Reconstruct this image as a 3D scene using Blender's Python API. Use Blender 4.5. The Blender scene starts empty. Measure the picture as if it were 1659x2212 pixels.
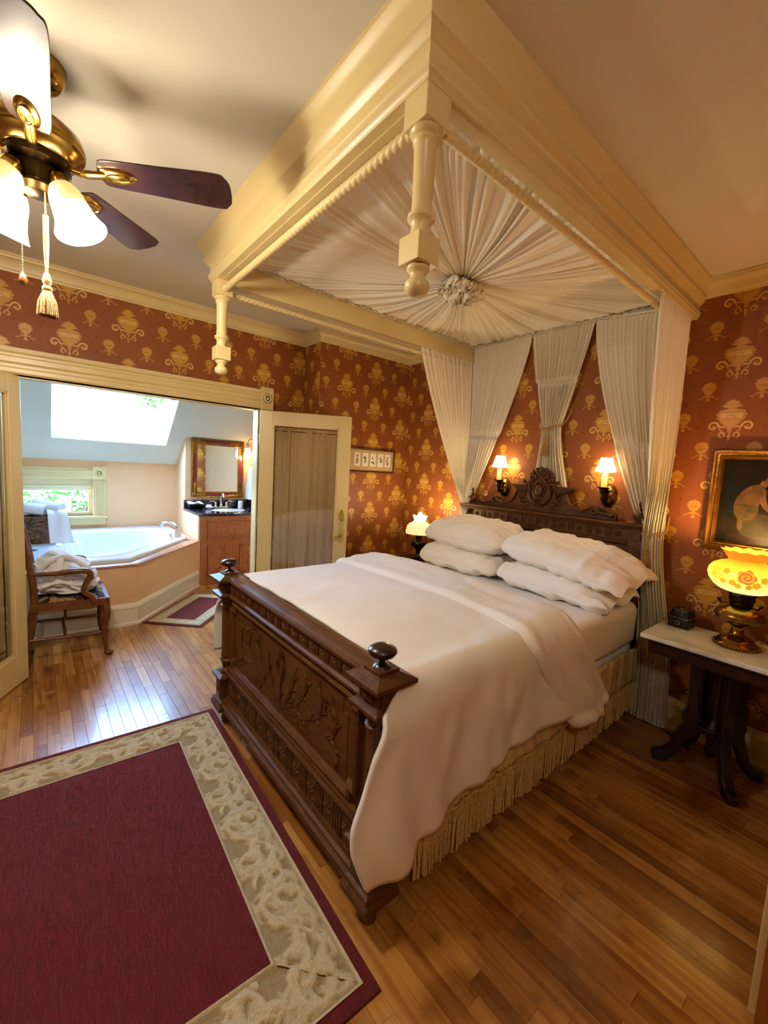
import bpy, math, random
import numpy as np
from mathutils import Vector, Matrix, noise

random.seed(7)
SC = bpy.context.scene
COL = SC.collection
PI = math.pi

# ------------------------------------------------------------------ camera
_f, _R, _D, _F = 911.17, (0.6345203, 0.77091617, 0.05542793), (0.11314993, -0.02171067, -0.9933407), (-0.76457903, 0.6365665, -0.10100498)
cam_d = bpy.data.cameras.new('camera')
cam_d.sensor_fit = 'HORIZONTAL'
cam_d.sensor_width = 36.0
cam_d.lens = _f / 1659.0 * 36.0
cam_d.clip_start = 0.02
cam_d.clip_end = 200
cam = bpy.data.objects.new('camera', cam_d)
COL.objects.link(cam)
cam.matrix_world = Matrix(((_R[0], -_D[0], -_F[0], 0.0), (_R[1], -_D[1], -_F[1], 0.0), (_R[2], -_D[2], -_F[2], 1.55), (0, 0, 0, 1)))
SC.camera = cam

# ------------------------------------------------------------------ world, exposure
W = bpy.data.worlds.new('sky')
SC.world = W
W.use_nodes = True
_n = W.node_tree
_bg = _n.nodes['Background']
_sky = _n.nodes.new('ShaderNodeTexSky')
_sky.sky_type = 'NISHITA'
_sky.sun_disc = False
_sky.sun_elevation = math.radians(55)
_sky.sun_rotation = math.radians(200)
_sky.dust_density = 0.6
_tint = _n.nodes.new('ShaderNodeMixRGB'); _tint.blend_type = 'MULTIPLY'; _tint.inputs[0].default_value = 1.0; _tint.inputs[2].default_value = (0.78, 0.98, 1.08, 1)   # the camera's warm white balance
_n.links.new(_sky.outputs['Color'], _tint.inputs[1]); _n.links.new(_tint.outputs[0], _bg.inputs['Color'])
_bg.inputs['Strength'].default_value = 4.6
SC.view_settings.view_transform = 'Standard'
SC.view_settings.look = 'None'
SC.view_settings.exposure = 1.06
SC.view_settings.gamma = 1.0
SC.view_settings.use_curve_mapping = False
SC.cycles.use_denoising = True
SC.cycles.use_light_tree = False
SC.cycles.use_adaptive_sampling = True
SC.cycles.adaptive_threshold = 0.05
SC.cycles.adaptive_min_samples = 12
SC.cycles.max_bounces = 5
SC.cycles.diffuse_bounces = 4
SC.cycles.glossy_bounces = 3
SC.cycles.transmission_bounces = 4
SC.cycles.transparent_max_bounces = 8
SC.cycles.caustics_reflective = False
SC.cycles.caustics_refractive = False
SC.cycles.sample_clamp_indirect = 6.0

# ------------------------------------------------------------------ colour + node helpers
def lin(c):
    if isinstance(c, str):
        c = c.lstrip('#'); c = tuple(int(c[i:i + 2], 16) for i in (0, 2, 4))
    o = []
    for x in c[:3]:
        x /= 255.0
        o.append(x / 12.92 if x <= 0.04045 else ((x + 0.055) / 1.055) ** 2.4)
    return (o[0], o[1], o[2], 1.0)

MATS = {}
def mat(name, col, rough=0.5, metal=0.0, col2=None, vscale=6.0, stretch=(1, 1, 1), bump=0.0, bscale=60.0, bstretch=None,
        coat=0.0, sheen=0.0, emit=None, estr=0.0, trans=0.0, coords='Object', detail=2.0, contrast=(0.3, 0.7), sss=0.0, ior=None, alpha=None, spec=None):
    if name in MATS: return MATS[name]
    m = bpy.data.materials.new(name); m.use_nodes = True
    nt = m.node_tree; b = nt.nodes['Principled BSDF']; N = nt.nodes.new; L = nt.links.new
    b.inputs['Roughness'].default_value = rough
    b.inputs['Metallic'].default_value = metal
    if coat: b.inputs['Coat Weight'].default_value = coat; b.inputs['Coat Roughness'].default_value = 0.12
    if sheen: b.inputs['Sheen Weight'].default_value = sheen
    if trans: b.inputs['Transmission Weight'].default_value = trans
    if ior: b.inputs['IOR'].default_value = ior
    if spec is not None: b.inputs['Specular IOR Level'].default_value = spec
    if sss:
        b.inputs['Subsurface Weight'].default_value = sss; b.inputs['Subsurface Scale'].default_value = 0.02
    b.inputs['Base Color'].default_value = lin(col)
    tc = N('ShaderNodeTexCoord')
    def vec(s):
        mp = N('ShaderNodeMapping'); mp.inputs['Scale'].default_value = s
        L(tc.outputs[coords], mp.inputs['Vector']); return mp.outputs['Vector']
    if col2 is not None:
        nz = N('ShaderNodeTexNoise'); nz.inputs['Scale'].default_value = vscale; nz.inputs['Detail'].default_value = detail
        L(vec(stretch), nz.inputs['Vector'])
        rp = N('ShaderNodeValToRGB'); rp.color_ramp.elements[0].position = contrast[0]; rp.color_ramp.elements[1].position = contrast[1]
        rp.color_ramp.elements[0].color = lin(col); rp.color_ramp.elements[1].color = lin(col2)
        L(nz.outputs['Fac'], rp.inputs['Fac']); L(rp.outputs['Color'], b.inputs['Base Color'])
    if bump > 0.06:
        nb = N('ShaderNodeTexNoise'); nb.inputs['Scale'].default_value = bscale; nb.inputs['Detail'].default_value = 1
        L(vec(bstretch or stretch), nb.inputs['Vector'])
        bp = N('ShaderNodeBump'); bp.inputs['Strength'].default_value = bump; bp.inputs['Distance'].default_value = 0.01
        L(nb.outputs['Fac'], bp.inputs['Height']); L(bp.outputs['Normal'], b.inputs['Normal'])
    if emit is not None:
        m.cycles.emission_sampling = 'AUTO' if estr > 10 else 'NONE'
        b.inputs['Emission Color'].default_value = lin(emit); b.inputs['Emission Strength'].default_value = estr
    MATS[name] = m
    return m

def cloth_mat(name, col, translucent=0.35, transparent=0.0, bump=0.25, bscale=220.0):
    if name in MATS: return MATS[name]
    m = bpy.data.materials.new(name); m.use_nodes = True
    nt = m.node_tree; N = nt.nodes.new; L = nt.links.new
    nt.nodes.remove(nt.nodes['Principled BSDF']); out = nt.nodes['Material Output']
    d = N('ShaderNodeBsdfDiffuse'); t = N('ShaderNodeBsdfTranslucent'); mx = N('ShaderNodeMixShader')
    d.inputs['Color'].default_value = lin(col); t.inputs['Color'].default_value = lin(col)
    mx.inputs[0].default_value = translucent
    tc = N('ShaderNodeTexCoord'); nz = N('ShaderNodeTexNoise'); nz.inputs['Scale'].default_value = bscale
    bp = N('ShaderNodeBump'); bp.inputs['Strength'].default_value = bump; bp.inputs['Distance'].default_value = 0.004
    L(tc.outputs['Object'], nz.inputs['Vector']); L(nz.outputs['Fac'], bp.inputs['Height']); L(bp.outputs['Normal'], d.inputs['Normal'])
    L(d.outputs[0], mx.inputs[1]); L(t.outputs[0], mx.inputs[2])
    last = mx
    if transparent:
        tr = N('ShaderNodeBsdfTransparent'); m2 = N('ShaderNodeMixShader'); m2.inputs[0].default_value = transparent
        L(mx.outputs[0], m2.inputs[1]); L(tr.outputs[0], m2.inputs[2]); last = m2
    L(last.outputs[0], out.inputs['Surface'])
    MATS[name] = m
    return m

def glass_mat(name, tint='#ffffff', gloss=0.06, rough=0.02):
    if name in MATS: return MATS[name]
    m = bpy.data.materials.new(name); m.use_nodes = True
    nt = m.node_tree; N = nt.nodes.new; L = nt.links.new
    nt.nodes.remove(nt.nodes['Principled BSDF']); out = nt.nodes['Material Output']
    tr = N('ShaderNodeBsdfTransparent'); tr.inputs['Color'].default_value = lin(tint)
    gl = N('ShaderNodeBsdfGlossy'); gl.inputs['Roughness'].default_value = rough
    fr = N('ShaderNodeLayerWeight'); fr.inputs['Blend'].default_value = 0.5
    pw_ = N('ShaderNodeMath'); pw_.operation = 'POWER'; pw_.inputs[1].default_value = 5.0; L(fr.outputs['Facing'], pw_.inputs[0])
    ml = N('ShaderNodeMath'); ml.operation = 'MULTIPLY_ADD'; ml.inputs[1].default_value = 0.9; ml.inputs[2].default_value = gloss; L(pw_.outputs[0], ml.inputs[0])
    mx = N('ShaderNodeMixShader'); L(ml.outputs[0], mx.inputs[0]); L(tr.outputs[0], mx.inputs[1]); L(gl.outputs[0], mx.inputs[2])
    L(mx.outputs[0], out.inputs['Surface'])
    MATS[name] = m
    return m

# ------------------------------------------------------------------ mesh builder
class MB:
    def __init__(s): s.v = []; s.f = []; s.m = []; s.attr = None
    def add(s, vs, fs, m=0):
        o = len(s.v); s.v.extend([tuple(p) for p in vs])
        for f in fs: s.f.append([i + o for i in f]); s.m.append(m)
        return s
    def box(s, x0, x1, y0, y1, z0, z1, m=0):
        if x0 > x1: x0, x1 = x1, x0
        if y0 > y1: y0, y1 = y1, y0
        if z0 > z1: z0, z1 = z1, z0
        return s.add([(x0, y0, z0), (x1, y0, z0), (x1, y1, z0), (x0, y1, z0), (x0, y0, z1), (x1, y0, z1), (x1, y1, z1), (x0, y1, z1)],
                     [(3, 2, 1, 0), (4, 5, 6, 7), (0, 1, 5, 4), (1, 2, 6, 5), (2, 3, 7, 6), (3, 0, 4, 7)], m)
    def cbox(s, c, d, m=0):
        return s.box(c[0] - d[0] / 2, c[0] + d[0] / 2, c[1] - d[1] / 2, c[1] + d[1] / 2, c[2] - d[2] / 2, c[2] + d[2] / 2, m)
    def frustum(s, c, a, b, z0, z1, m=0):
        """square frustum: half-size a=(ax,ay) at z0, b at z1"""
        x, y = c
        return s.add([(x - a[0], y - a[1], z0), (x + a[0], y - a[1], z0), (x + a[0], y + a[1], z0), (x - a[0], y + a[1], z0),
                      (x - b[0], y - b[1], z1), (x + b[0], y - b[1], z1), (x + b[0], y + b[1], z1), (x - b[0], y + b[1], z1)],
                     [(3, 2, 1, 0), (4, 5, 6, 7), (0, 1, 5, 4), (1, 2, 6, 5), (2, 3, 7, 6), (3, 0, 4, 7)], m)
    def sqstack(s, c, prof, m=0):
        """square-section turned stack: prof [(half, z)]"""
        for (a, z0), (b, z1) in zip(prof[:-1], prof[1:]):
            if abs(z1 - z0) > 1e-6: s.frustum(c, (a, a), (b, b), z0, z1, m)
        return s
    def lathe(s, prof, c=(0, 0, 0), seg=24, M=None, m=0, close=False):
        vs = []; n = len(prof)
        for i in range(seg):
            a = 2 * PI * i / seg
            for r, z in prof: vs.append(Vector((r * math.cos(a), r * math.sin(a), z)))
        if M is not None: vs = [M @ p for p in vs]
        vs = [(p[0] + c[0], p[1] + c[1], p[2] + c[2]) for p in vs]
        fs = []
        for i in range(seg):
            j = (i + 1) % seg
            for k in range(n - 1): fs.append((i * n + k, j * n + k, j * n + k + 1, i * n + k + 1))
        if prof[0][0] > 1e-5: fs.append([i * n for i in range(seg)][::-1])
        if prof[-1][0] > 1e-5: fs.append([i * n + n - 1 for i in range(seg)])
        return s.add(vs, fs, m)
    def tube(s, pts, r, seg=8, m=0, caps=True, flat=1.0):
        pts = [Vector(p) for p in pts]; n = len(pts)
        rs = r if isinstance(r, (list, tuple)) else [r] * n
        vs = []; up = None
        for i, p in enumerate(pts):
            t = (pts[min(i + 1, n - 1)] - pts[max(i - 1, 0)])
            if t.length < 1e-9: t = Vector((0, 0, 1))
            t.normalize()
            if up is None:
                up = Vector((0, 0, 1)) if abs(t.z) < 0.9 else Vector((1, 0, 0))
            a = t.cross(up)
            if a.length < 1e-6: a = t.orthogonal()
            a.normalize(); b = a.cross(t).normalized(); up = b
            for k in range(seg):
                q = 2 * PI * k / seg
                vs.append(p + a * (math.cos(q) * rs[i]) + b * (math.sin(q) * rs[i] * flat))
        fs = []
        for i in range(n - 1):
            for k in range(seg):
                k2 = (k + 1) % seg
                fs.append((i * seg + k, i * seg + k2, (i + 1) * seg + k2, (i + 1) * seg + k))
        if caps: fs.append(list(range(seg))[::-1]); fs.append([(n - 1) * seg + k for k in range(seg)])
        return s.add(vs, fs, m)
    def prism(s, poly, fn, d0, d1, m=0):
        """poly: list of 2d pts; fn(u,v,d)->3d"""
        n = len(poly)
        vs = [fn(u, v, d0) for u, v in poly] + [fn(u, v, d1) for u, v in poly]
        fs = [list(range(n))[::-1], [n + i for i in range(n)]] + [(i, (i + 1) % n, n + (i + 1) % n, n + i) for i in range(n)]
        return s.add(vs, fs, m)
    def mould(s, path, prof, closed=False, m=0, left=True):
        """sweep prof [(out, z)] along an xy path with mitres; out goes to the left of travel (or right)"""
        P = [Vector((p[0], p[1])) for p in path]; n = len(P); sg = 1 if left else -1
        rows = []
        for i in range(n):
            d0 = (P[i] - P[i - 1]) if (i > 0 or closed) else None
            d1 = (P[(i + 1) % n] - P[i]) if (i < n - 1 or closed) else None
            def nor(d): d = d.normalized(); return Vector((-d.y, d.x)) * sg
            if d0 is None: o = nor(d1)
            elif d1 is None: o = nor(d0)
            else:
                a, b = nor(d0), nor(d1); o = (a + b); o = o / max(o.dot(a), 0.2)
            rows.append([(P[i].x + o.x * q, P[i].y + o.y * q, z) for q, z in prof])
        k = len(prof); vs = [p for r in rows for p in r]; fs = []
        for i in range(n if closed else n - 1):
            j = (i + 1) % n
            for a in range(k - 1): fs.append((i * k + a, j * k + a, j * k + a + 1, i * k + a + 1))
        if not closed: fs.append(list(range(k))); fs.append([(n - 1) * k + a for a in range(k)][::-1])
        return s.add(vs, fs, m)
    def grid(s, nu, nv, fn, m=0, wrapu=False):
        o = len(s.v)
        for i in range(nu):
            for j in range(nv):
                s.v.append(tuple(fn(i / (nu if wrapu else nu - 1), j / (nv - 1))))
        for i in range(nu if wrapu else nu - 1):
            i2 = (i + 1) % nu
            for j in range(nv - 1):
                s.f.append([o + i * nv + j, o + i2 * nv + j, o + i2 * nv + j + 1, o + i * nv + j + 1]); s.m.append(m)
        return s
    def ball(s, c, r, seg=12, rings=8, m=0):
        r = r if isinstance(r, (list, tuple)) else (r, r, r)
        prof = [(math.sin(PI * k / rings), -math.cos(PI * k / rings)) for k in range(rings + 1)]
        M = Matrix.Diagonal((r[0], r[1], r[2])).to_4x4()
        prof[0] = (0.0, -1.0); prof[-1] = (0.0, 1.0)
        return s.lathe(prof, c, seg, M, m)
    def leaf(s, base, tip, wid, nrm, thick=0.004, bend=0.0, m=0):
        """raised leaf: 10 triangles or so"""
        b = Vector(base); t = Vector(tip); n = Vector(nrm).normalized(); d = t - b
        w = d.cross(n).normalized() * wid
        k = b + d * 0.4 + w.normalized() * bend
        vs = [b, k + w * 0.5, t, k - w * 0.5, k + n * thick, b + d * 0.8 + n * thick * 0.4]
        return s.add(vs, [(0, 1, 4), (1, 2, 5), (1, 5, 4), (0, 4, 3), (3, 5, 2), (4, 5, 3)], m)
    def xf(s, M):
        s.v = [tuple(M @ Vector(p)) for p in s.v]; return s

def link(o, parent=None):
    COL.objects.link(o)
    if parent is not None:
        o.parent = parent
        o.matrix_parent_inverse = parent_inv(parent)
    return o
def parent_inv(p):
    if p.parent is not None: return Matrix.Identity(4)      # parts are built in world coordinates
    return Matrix.LocRotScale(p.location, p.rotation_euler, p.scale).inverted()

def mesh(name, mb, mats, smooth=None):
    me = bpy.data.meshes.new(name)
    me.from_pydata(mb.v, [], mb.f)
    if not isinstance(mats, (list, tuple)): mats = [mats]
    for q in mats: me.materials.append(q)
    if len(mats) > 1: me.polygons.foreach_set('material_index', mb.m)
    if mb.attr is not None:
        at = me.attributes.new('tone', 'FLOAT', 'POINT'); at.data.foreach_set('value', mb.attr)
    me.validate(); me.update()
    if smooth is not None:
        me.shade_smooth()
        if smooth < 180: me.set_sharp_from_angle(angle=math.radians(smooth))
    return me

def obj(name, mb, mats, parent=None, smooth=None, bevel=0.0, solid=0.0, subsurf=0, bseg=2, label=None, loc=None):
    me = mb if isinstance(mb, bpy.types.Mesh) else mesh(name, mb, mats, smooth)
    o = bpy.data.objects.new(name, me)
    link(o, parent)
    if loc is not None: o.location = loc
    if solid:
        q = o.modifiers.new('solid', 'SOLIDIFY'); q.thickness = solid; q.offset = 0
    if bevel:
        q = o.modifiers.new('bevel', 'BEVEL'); q.width = bevel; q.segments = bseg; q.limit_method = 'ANGLE'; q.angle_limit = math.radians(35)
    if subsurf:
        q = o.modifiers.new('subsurf', 'SUBSURF'); q.levels = subsurf; q.render_levels = subsurf
    if label: o['label'] = label
    return o

def tag(o, label, cat, group=None, kind=None):
    o['label'] = label; o['category'] = cat
    if group: o['group'] = group
    if kind: o['kind'] = kind
    return o
def struct(o, label=None):
    o['kind'] = 'structure'
    if label: o['label'] = label
    return o
def thing(name, label, cat, loc=(0, 0, 0), group=None, rotz=0.0):
    o = bpy.data.objects.new(name, None); o.empty_display_size = 0.05
    COL.objects.link(o); o.location = loc; o.rotation_euler = (0, 0, rotz)
    return tag(o, label, cat, group)
def copy_tree(src, loc, rotz=None, label=None):
    """a thing with its parts and sub-parts"""
    r = src.copy(); COL.objects.link(r); r.location = loc
    if rotz is not None: r.rotation_euler = (0, 0, rotz)
    if label: r['label'] = label
    def rec(a, b):
        for ch in list(a.children):
            c = ch.copy(); COL.objects.link(c); c.parent = b; c.matrix_parent_inverse = ch.matrix_parent_inverse.copy(); rec(ch, c)
    rec(src, r)
    return r
def lamp(name, loc, energy, color, radius=0.03, parent=None, kind='POINT'):
    d = bpy.data.lights.new(name, kind); d.energy = energy; d.color = color
    d.shadow_soft_size = radius
    o = bpy.data.objects.new(name, d); link(o, parent); o.location = loc
    return o
def nz(x, y=0.0, z=0.0): return noise.noise(Vector((x, y, z)))
def sstep(a, b, x):
    t = min(max((x - a) / (b - a), 0.0), 1.0); return t * t * (3 - 2 * t)
def lerp(a, b, t): return a + (b - a) * t
def mixv(a, b, t): return (a[0] + (b[0] - a[0]) * t, a[1] + (b[1] - a[1]) * t, a[2] + (b[2] - a[2]) * t)
def pw(pts, x):
    """piecewise linear"""
    if x <= pts[0][0]: return pts[0][1]
    for (a, b), (c, d) in zip(pts[:-1], pts[1:]):
        if x <= c: return b + (d - b) * (x - a) / (c - a)
    return pts[-1][1]
def curve(pts, n=24):
    """Catmull-Rom through points"""
    P = [Vector(p) for p in pts]; P = [P[0] * 2 - P[1]] + P + [P[-1] * 2 - P[-2]]
    out = []; segs = len(P) - 3
    for i in range(n + 1):
        t = i / n * segs; k = min(int(t), segs - 1); t -= k
        a, b, c, d = P[k:k + 4]
        out.append(0.5 * ((2 * b) + (c - a) * t + (2 * a - 5 * b + 4 * c - d) * t * t + (3 * b - a - 3 * c + d) * t * t * t))
    return out
def spiral(c, r0, r1, a0, a1, ax, ay, n=20):
    c = Vector(c); ax = Vector(ax); ay = Vector(ay); o = []
    for i in range(n + 1):
        t = i / n; r = lerp(r0, r1, t); a = lerp(a0, a1, t)
        o.append(c + ax * (r * math.cos(a)) + ay * (r * math.sin(a)))
    return o
# ------------------------------------------------------------------ materials
TRIM = mat('trim_paint', '#d8c48c', 0.35, col2='#d3be86', vscale=3, bump=0.02, bscale=40)
CEIL = mat('ceiling_paint', '#d6d0c0', 0.8, col2='#d2ccba', vscale=2.5, bump=0.05, bscale=90)
PEACH = mat('peach_paint', '#e2b78a', 0.75, col2='#dcaf82', vscale=3, bump=0.03, bscale=80)
SLOPE = mat('pale_ceiling_paint', '#dadac6', 0.7, col2='#d4d5c0', vscale=3)
DARKWOOD = mat('carved_walnut', '#472a11', 0.45, col2='#6b451f', vscale=7, stretch=(1.5, 9, 9), bump=0.12, bscale=30, contrast=(0.25, 0.8), spec=.3)
DARKWOOD_V = mat('carved_walnut_upright', '#42260f', 0.42, col2='#66401e', vscale=7, stretch=(9, 9, 1.5), bump=0.1, bscale=30, contrast=(0.25, 0.8), spec=.35)
CARVE = mat('carved_walnut_ornament', '#3c220e', 0.44, col2='#5c3818', vscale=14, bump=0.1, bscale=60, spec=.35)
EBONY = mat('dark_mahogany', '#190a06', 0.34, col2='#26100a', vscale=8, stretch=(6, 6, 1), coat=0.3)
CHAIRWOOD = mat('chair_oak', '#5c3218', 0.38, col2='#764624', vscale=8, stretch=(6, 6, 1.5), coat=0.25)
VANWOOD = mat('vanity_cherry', '#96522a', 0.38, col2='#ac6838', vscale=6, stretch=(8, 8, 1.2), coat=0.2)
VANCARVE = mat('vanity_ornament', '#c48a58', 0.45, col2='#b97b48', vscale=20)
PINKTRIM = mat('ledge_pinkish_wood', '#b98468', 0.35, col2='#a9735a', vscale=5, stretch=(1, 6, 6), coat=0.3)
BRASS = mat('antique_brass', '#a8843f', 0.22, 1.0, col2='#86662e', vscale=9, bump=0.03, bscale=120)
BRASS_DK = mat('dark_bronze', '#4a3a22', 0.3, 1.0, col2='#33281a', vscale=12)
BRASS_BR = mat('polished_brass', '#d8b45c', 0.2, 1.0, col2='#c29c48', vscale=8)
NICKEL = mat('nickel', '#d8d6d0', 0.18, 1.0)
SHEER = cloth_mat('sheer_voile', '#f6eeda', 0.12)
SHEER_D = cloth_mat('voile_drape', '#f8f0de', 0.25)
DUVET = mat('duvet_cotton', '#e2dcd4', 0.85, col2='#dcd5cb', vscale=2, bump=0.06, bscale=260, sheen=0.15, bstretch=(1, 1, 1))
SHEET = mat('white_cotton', '#f1eeea', 0.85, col2='#ebe7e2', vscale=3, bump=0.05, bscale=240, sheen=0.1)
PILLOW = mat('white_percale', '#f4f1ee', 0.8, bump=0.05, bscale=200, sheen=0.1)
SKIRT = mat('cream_skirt', '#d8c089', 0.85, col2='#cdb47c', vscale=30, stretch=(1, 1, 0.1), bump=0.12, bscale=120)
FRINGE = mat('bullion_fringe', '#d3b878', 0.75, col2='#b8995c', vscale=160, stretch=(1, 1, 0.6), bump=0.4, bscale=260)
GOLDCORD = mat('gold_cord', '#b58a38', 0.55, col2='#8c6622', vscale=140, bump=0.4, bscale=300, sheen=0.3)
MARBLE = mat('white_marble', '#e6e0d2', 0.22, col2='#b3ada2', vscale=5, detail=9, contrast=(0.48, 0.72), coat=0.2)
BURG = mat('burgundy_pile', '#580508', 0.95, col2='#700c12', vscale=26, stretch=(0.6, 5, 1), bump=0.5, bscale=170, sheen=0.06, contrast=(0.3, 0.75))
TOWEL = mat('white_terry', '#e4e6ea', 0.95, bump=0.5, bscale=260, sheen=0.3)
TRIM_B = mat('bath_trim_paint', '#e4dac4', 0.35, col2='#dfd4bc', vscale=3)
PORC = mat('white_acrylic', '#d6dcde', 0.12, coat=0.5)
GRANITE = mat('dark_granite', '#1d2230', 0.12, col2='#46505c', vscale=70, contrast=(0.45, 0.75), coat=0.5)
WICKER = mat('brown_wicker', '#4a3020', 0.7, col2='#7a563a', vscale=40, bump=0.3, bscale=90)
BLACK = mat('black_plastic', '#0a0a0b', 0.4)
GOLDFRAME = mat('gilt_frame', '#a8782e', 0.32, 0.85, col2='#7c5420', vscale=18, bump=0.15, bscale=70)
REDFRAME = mat('red_lacquer', '#7a1626', 0.25, col2='#64101e', vscale=9, coat=0.4)
MIRROR = mat('mirror_glass', '#e8eef0', 0.01, 1.0)
PANE = glass_mat('window_glass')
DOORGLASS = glass_mat('door_glass', '#f2f0e8')
DOORCURT = mat('taupe_door_curtain', '#dcc8a8', 0.9, col2='#d2bc9a', vscale=1.5, bump=0.08, bscale=150)
BLIND = mat('cream_blind', '#e6dcae', 0.8, bump=0.1, bscale=120)
IVORY = mat('ivory_candle', '#e8d08a', 0.5, emit='#ffbe50', estr=0.25)
CREAMGLASS = mat('ivory_button', '#e9dcc0', 0.3)

# rug cream pile: raised leaves paler than the carved ground between them
def tone_mat(name, lo, hi, rough, bump=0.3, bscale=200):
    m = mat(name, lo, rough, bump=bump, bscale=bscale); nt = m.node_tree; b = nt.nodes['Principled BSDF']
    a = nt.nodes.new('ShaderNodeAttribute'); a.attribute_name = 'tone'
    r = nt.nodes.new('ShaderNodeValToRGB'); r.color_ramp.elements[0].color = lin(lo); r.color_ramp.elements[1].color = lin(hi)
    nt.links.new(a.outputs['Fac'], r.inputs['Fac']); nt.links.new(r.outputs['Color'], b.inputs['Base Color'])
    return m
CREAMPILE = tone_mat('cream_carved_pile', '#978560', '#c2b28c', 0.95, 0.5, 170)

# maple strip floor
def plank_mat(name, from_attr):
    m = bpy.data.materials.new(name); m.use_nodes = True; nt = m.node_tree; N = nt.nodes.new; L = nt.links.new
    b = nt.nodes['Principled BSDF']
    if from_attr:
        t = N('ShaderNodeAttribute'); t.attribute_name = 'tone'; tone = t.outputs['Fac']
    else:
        t = N('ShaderNodeObjectInfo'); tone = t.outputs['Random']
    g = N('ShaderNodeNewGeometry'); mp = N('ShaderNodeMapping'); mp.inputs['Scale'].default_value = (3.0, 42.0, 1.0)
    ad = N('ShaderNodeVectorMath'); ad.operation = 'ADD'; cb = N('ShaderNodeCombineXYZ')
    mu = N('ShaderNodeMath'); mu.operation = 'MULTIPLY'; mu.inputs[1].default_value = 37.0; L(tone, mu.inputs[0]); L(mu.outputs[0], cb.inputs[0]); L(mu.outputs[0], cb.inputs[2])
    L(g.outputs['Position'], ad.inputs[0]); L(cb.outputs[0], ad.inputs[1]); L(ad.outputs[0], mp.inputs['Vector'])
    n1 = N('ShaderNodeTexNoise'); n1.inputs['Scale'].default_value = 1.0; n1.inputs['Detail'].default_value = 3; L(mp.outputs[0], n1.inputs['Vector'])
    n2 = N('ShaderNodeTexNoise'); n2.inputs['Scale'].default_value = 9.0; n2.inputs['Detail'].default_value = 2; L(ad.outputs[0], n2.inputs['Vector'])
    r = N('ShaderNodeValToRGB'); e = r.color_ramp.elements
    e[0].position = 0.0; e[0].color = lin('#8c5a22'); e[1].position = 1.0; e[1].color = lin('#cc9c50')
    for p, c in ((0.12, '#a26c2e'), (0.5, '#b4803e'), (0.85, '#c08e48')):
        q = r.color_ramp.elements.new(p); q.color = lin(c)
    L(tone, r.inputs['Fac'])
    gr = N('ShaderNodeValToRGB'); gr.color_ramp.elements[0].position = 0.3; gr.color_ramp.elements[0].color = lin('#c9a27c'); gr.color_ramp.elements[1].position = 0.6; gr.color_ramp.elements[1].color = (1, 1, 1, 1)
    L(n1.outputs['Fac'], gr.inputs['Fac'])
    fl = N('ShaderNodeValToRGB'); fl.color_ramp.elements[0].position = 0.24; fl.color_ramp.elements[0].color = lin('#8a6a50'); fl.color_ramp.elements[1].position = 0.42; fl.color_ramp.elements[1].color = (1, 1, 1, 1)
    L(n2.outputs['Fac'], fl.inputs['Fac'])
    x1 = N('ShaderNodeMixRGB'); x1.blend_type = 'MULTIPLY'; x1.inputs[0].default_value = 0.8; L(r.outputs[0], x1.inputs[1]); L(gr.outputs[0], x1.inputs[2])
    x2 = N('ShaderNodeMixRGB'); x2.blend_type = 'MULTIPLY'; x2.inputs[0].default_value = 0.55; L(x1.outputs[0], x2.inputs[1]); L(fl.outputs[0], x2.inputs[2])
    L(x2.outputs[0], b.inputs['Base Color'])
    b.inputs['Roughness'].default_value = 0.32
    b.inputs['Coat Weight'].default_value = 0.6; b.inputs['Coat Roughness'].default_value = 0.13
    return m
PLANK = plank_mat('maple_strip', False)
PLANK_FIELD = plank_mat('maple_strip_field', True)
UNDERFLOOR = mat('dark_joint', '#5e3c1c', 0.8)

# ------------------------------------------------------------------ wallpaper: printed urns and small blossoms, node by node
class X:
    def __init__(s, nt, v): s.nt = nt; s.v = v
    def _op(s, op, *a, clamp=False):
        n = s.nt.nodes.new('ShaderNodeMath'); n.operation = op; n.use_clamp = clamp
        for i, q in enumerate((s,) + a):
            q = q.v if isinstance(q, X) else q
            if isinstance(q, (int, float)): n.inputs[i].default_value = q
            else: s.nt.links.new(q, n.inputs[i])
        return X(s.nt, n.outputs[0])
    def __add__(s, o): return s._op('ADD', o)
    def __sub__(s, o): return s._op('SUBTRACT', o)
    def __mul__(s, o): return s._op('MULTIPLY', o)
    def __truediv__(s, o): return s._op('DIVIDE', o)
    def abs(s): return s._op('ABSOLUTE')
    def floor(s): return s._op('FLOOR')
    def mod(s, o): return s._op('FLOORED_MODULO', o)
    def sin(s): return s._op('SINE')
    def sqrt(s): return s._op('SQRT')
    def max(s, o): return s._op('MAXIMUM', o)
    def min(s, o): return s._op('MINIMUM', o)
    def neg(s): return s._op('MULTIPLY', -1.0)
    def inside(s, soft=0.03):        # 1 where s > 0, soft edge
        return X(s.nt, (s / (2 * soft) + 0.5)._op('ADD', 0.0, clamp=True).v)
    def ramp(s, pts, lo, hi):        # piecewise linear lookup
        t = (s - lo) / (hi - lo)
        r = s.nt.nodes.new('ShaderNodeValToRGB'); e = r.color_ramp.elements
        while len(e) > 1: e.remove(e[-1])
        for i, (x, y) in enumerate(pts):
            q = e[0] if i == 0 else e.new((x - lo) / (hi - lo))
            q.position = (x - lo) / (hi - lo); q.color = (y, y, y, 1)
        s.nt.links.new(t.v, r.inputs['Fac'])
        return X(s.nt, r.outputs['Color'])

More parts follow.
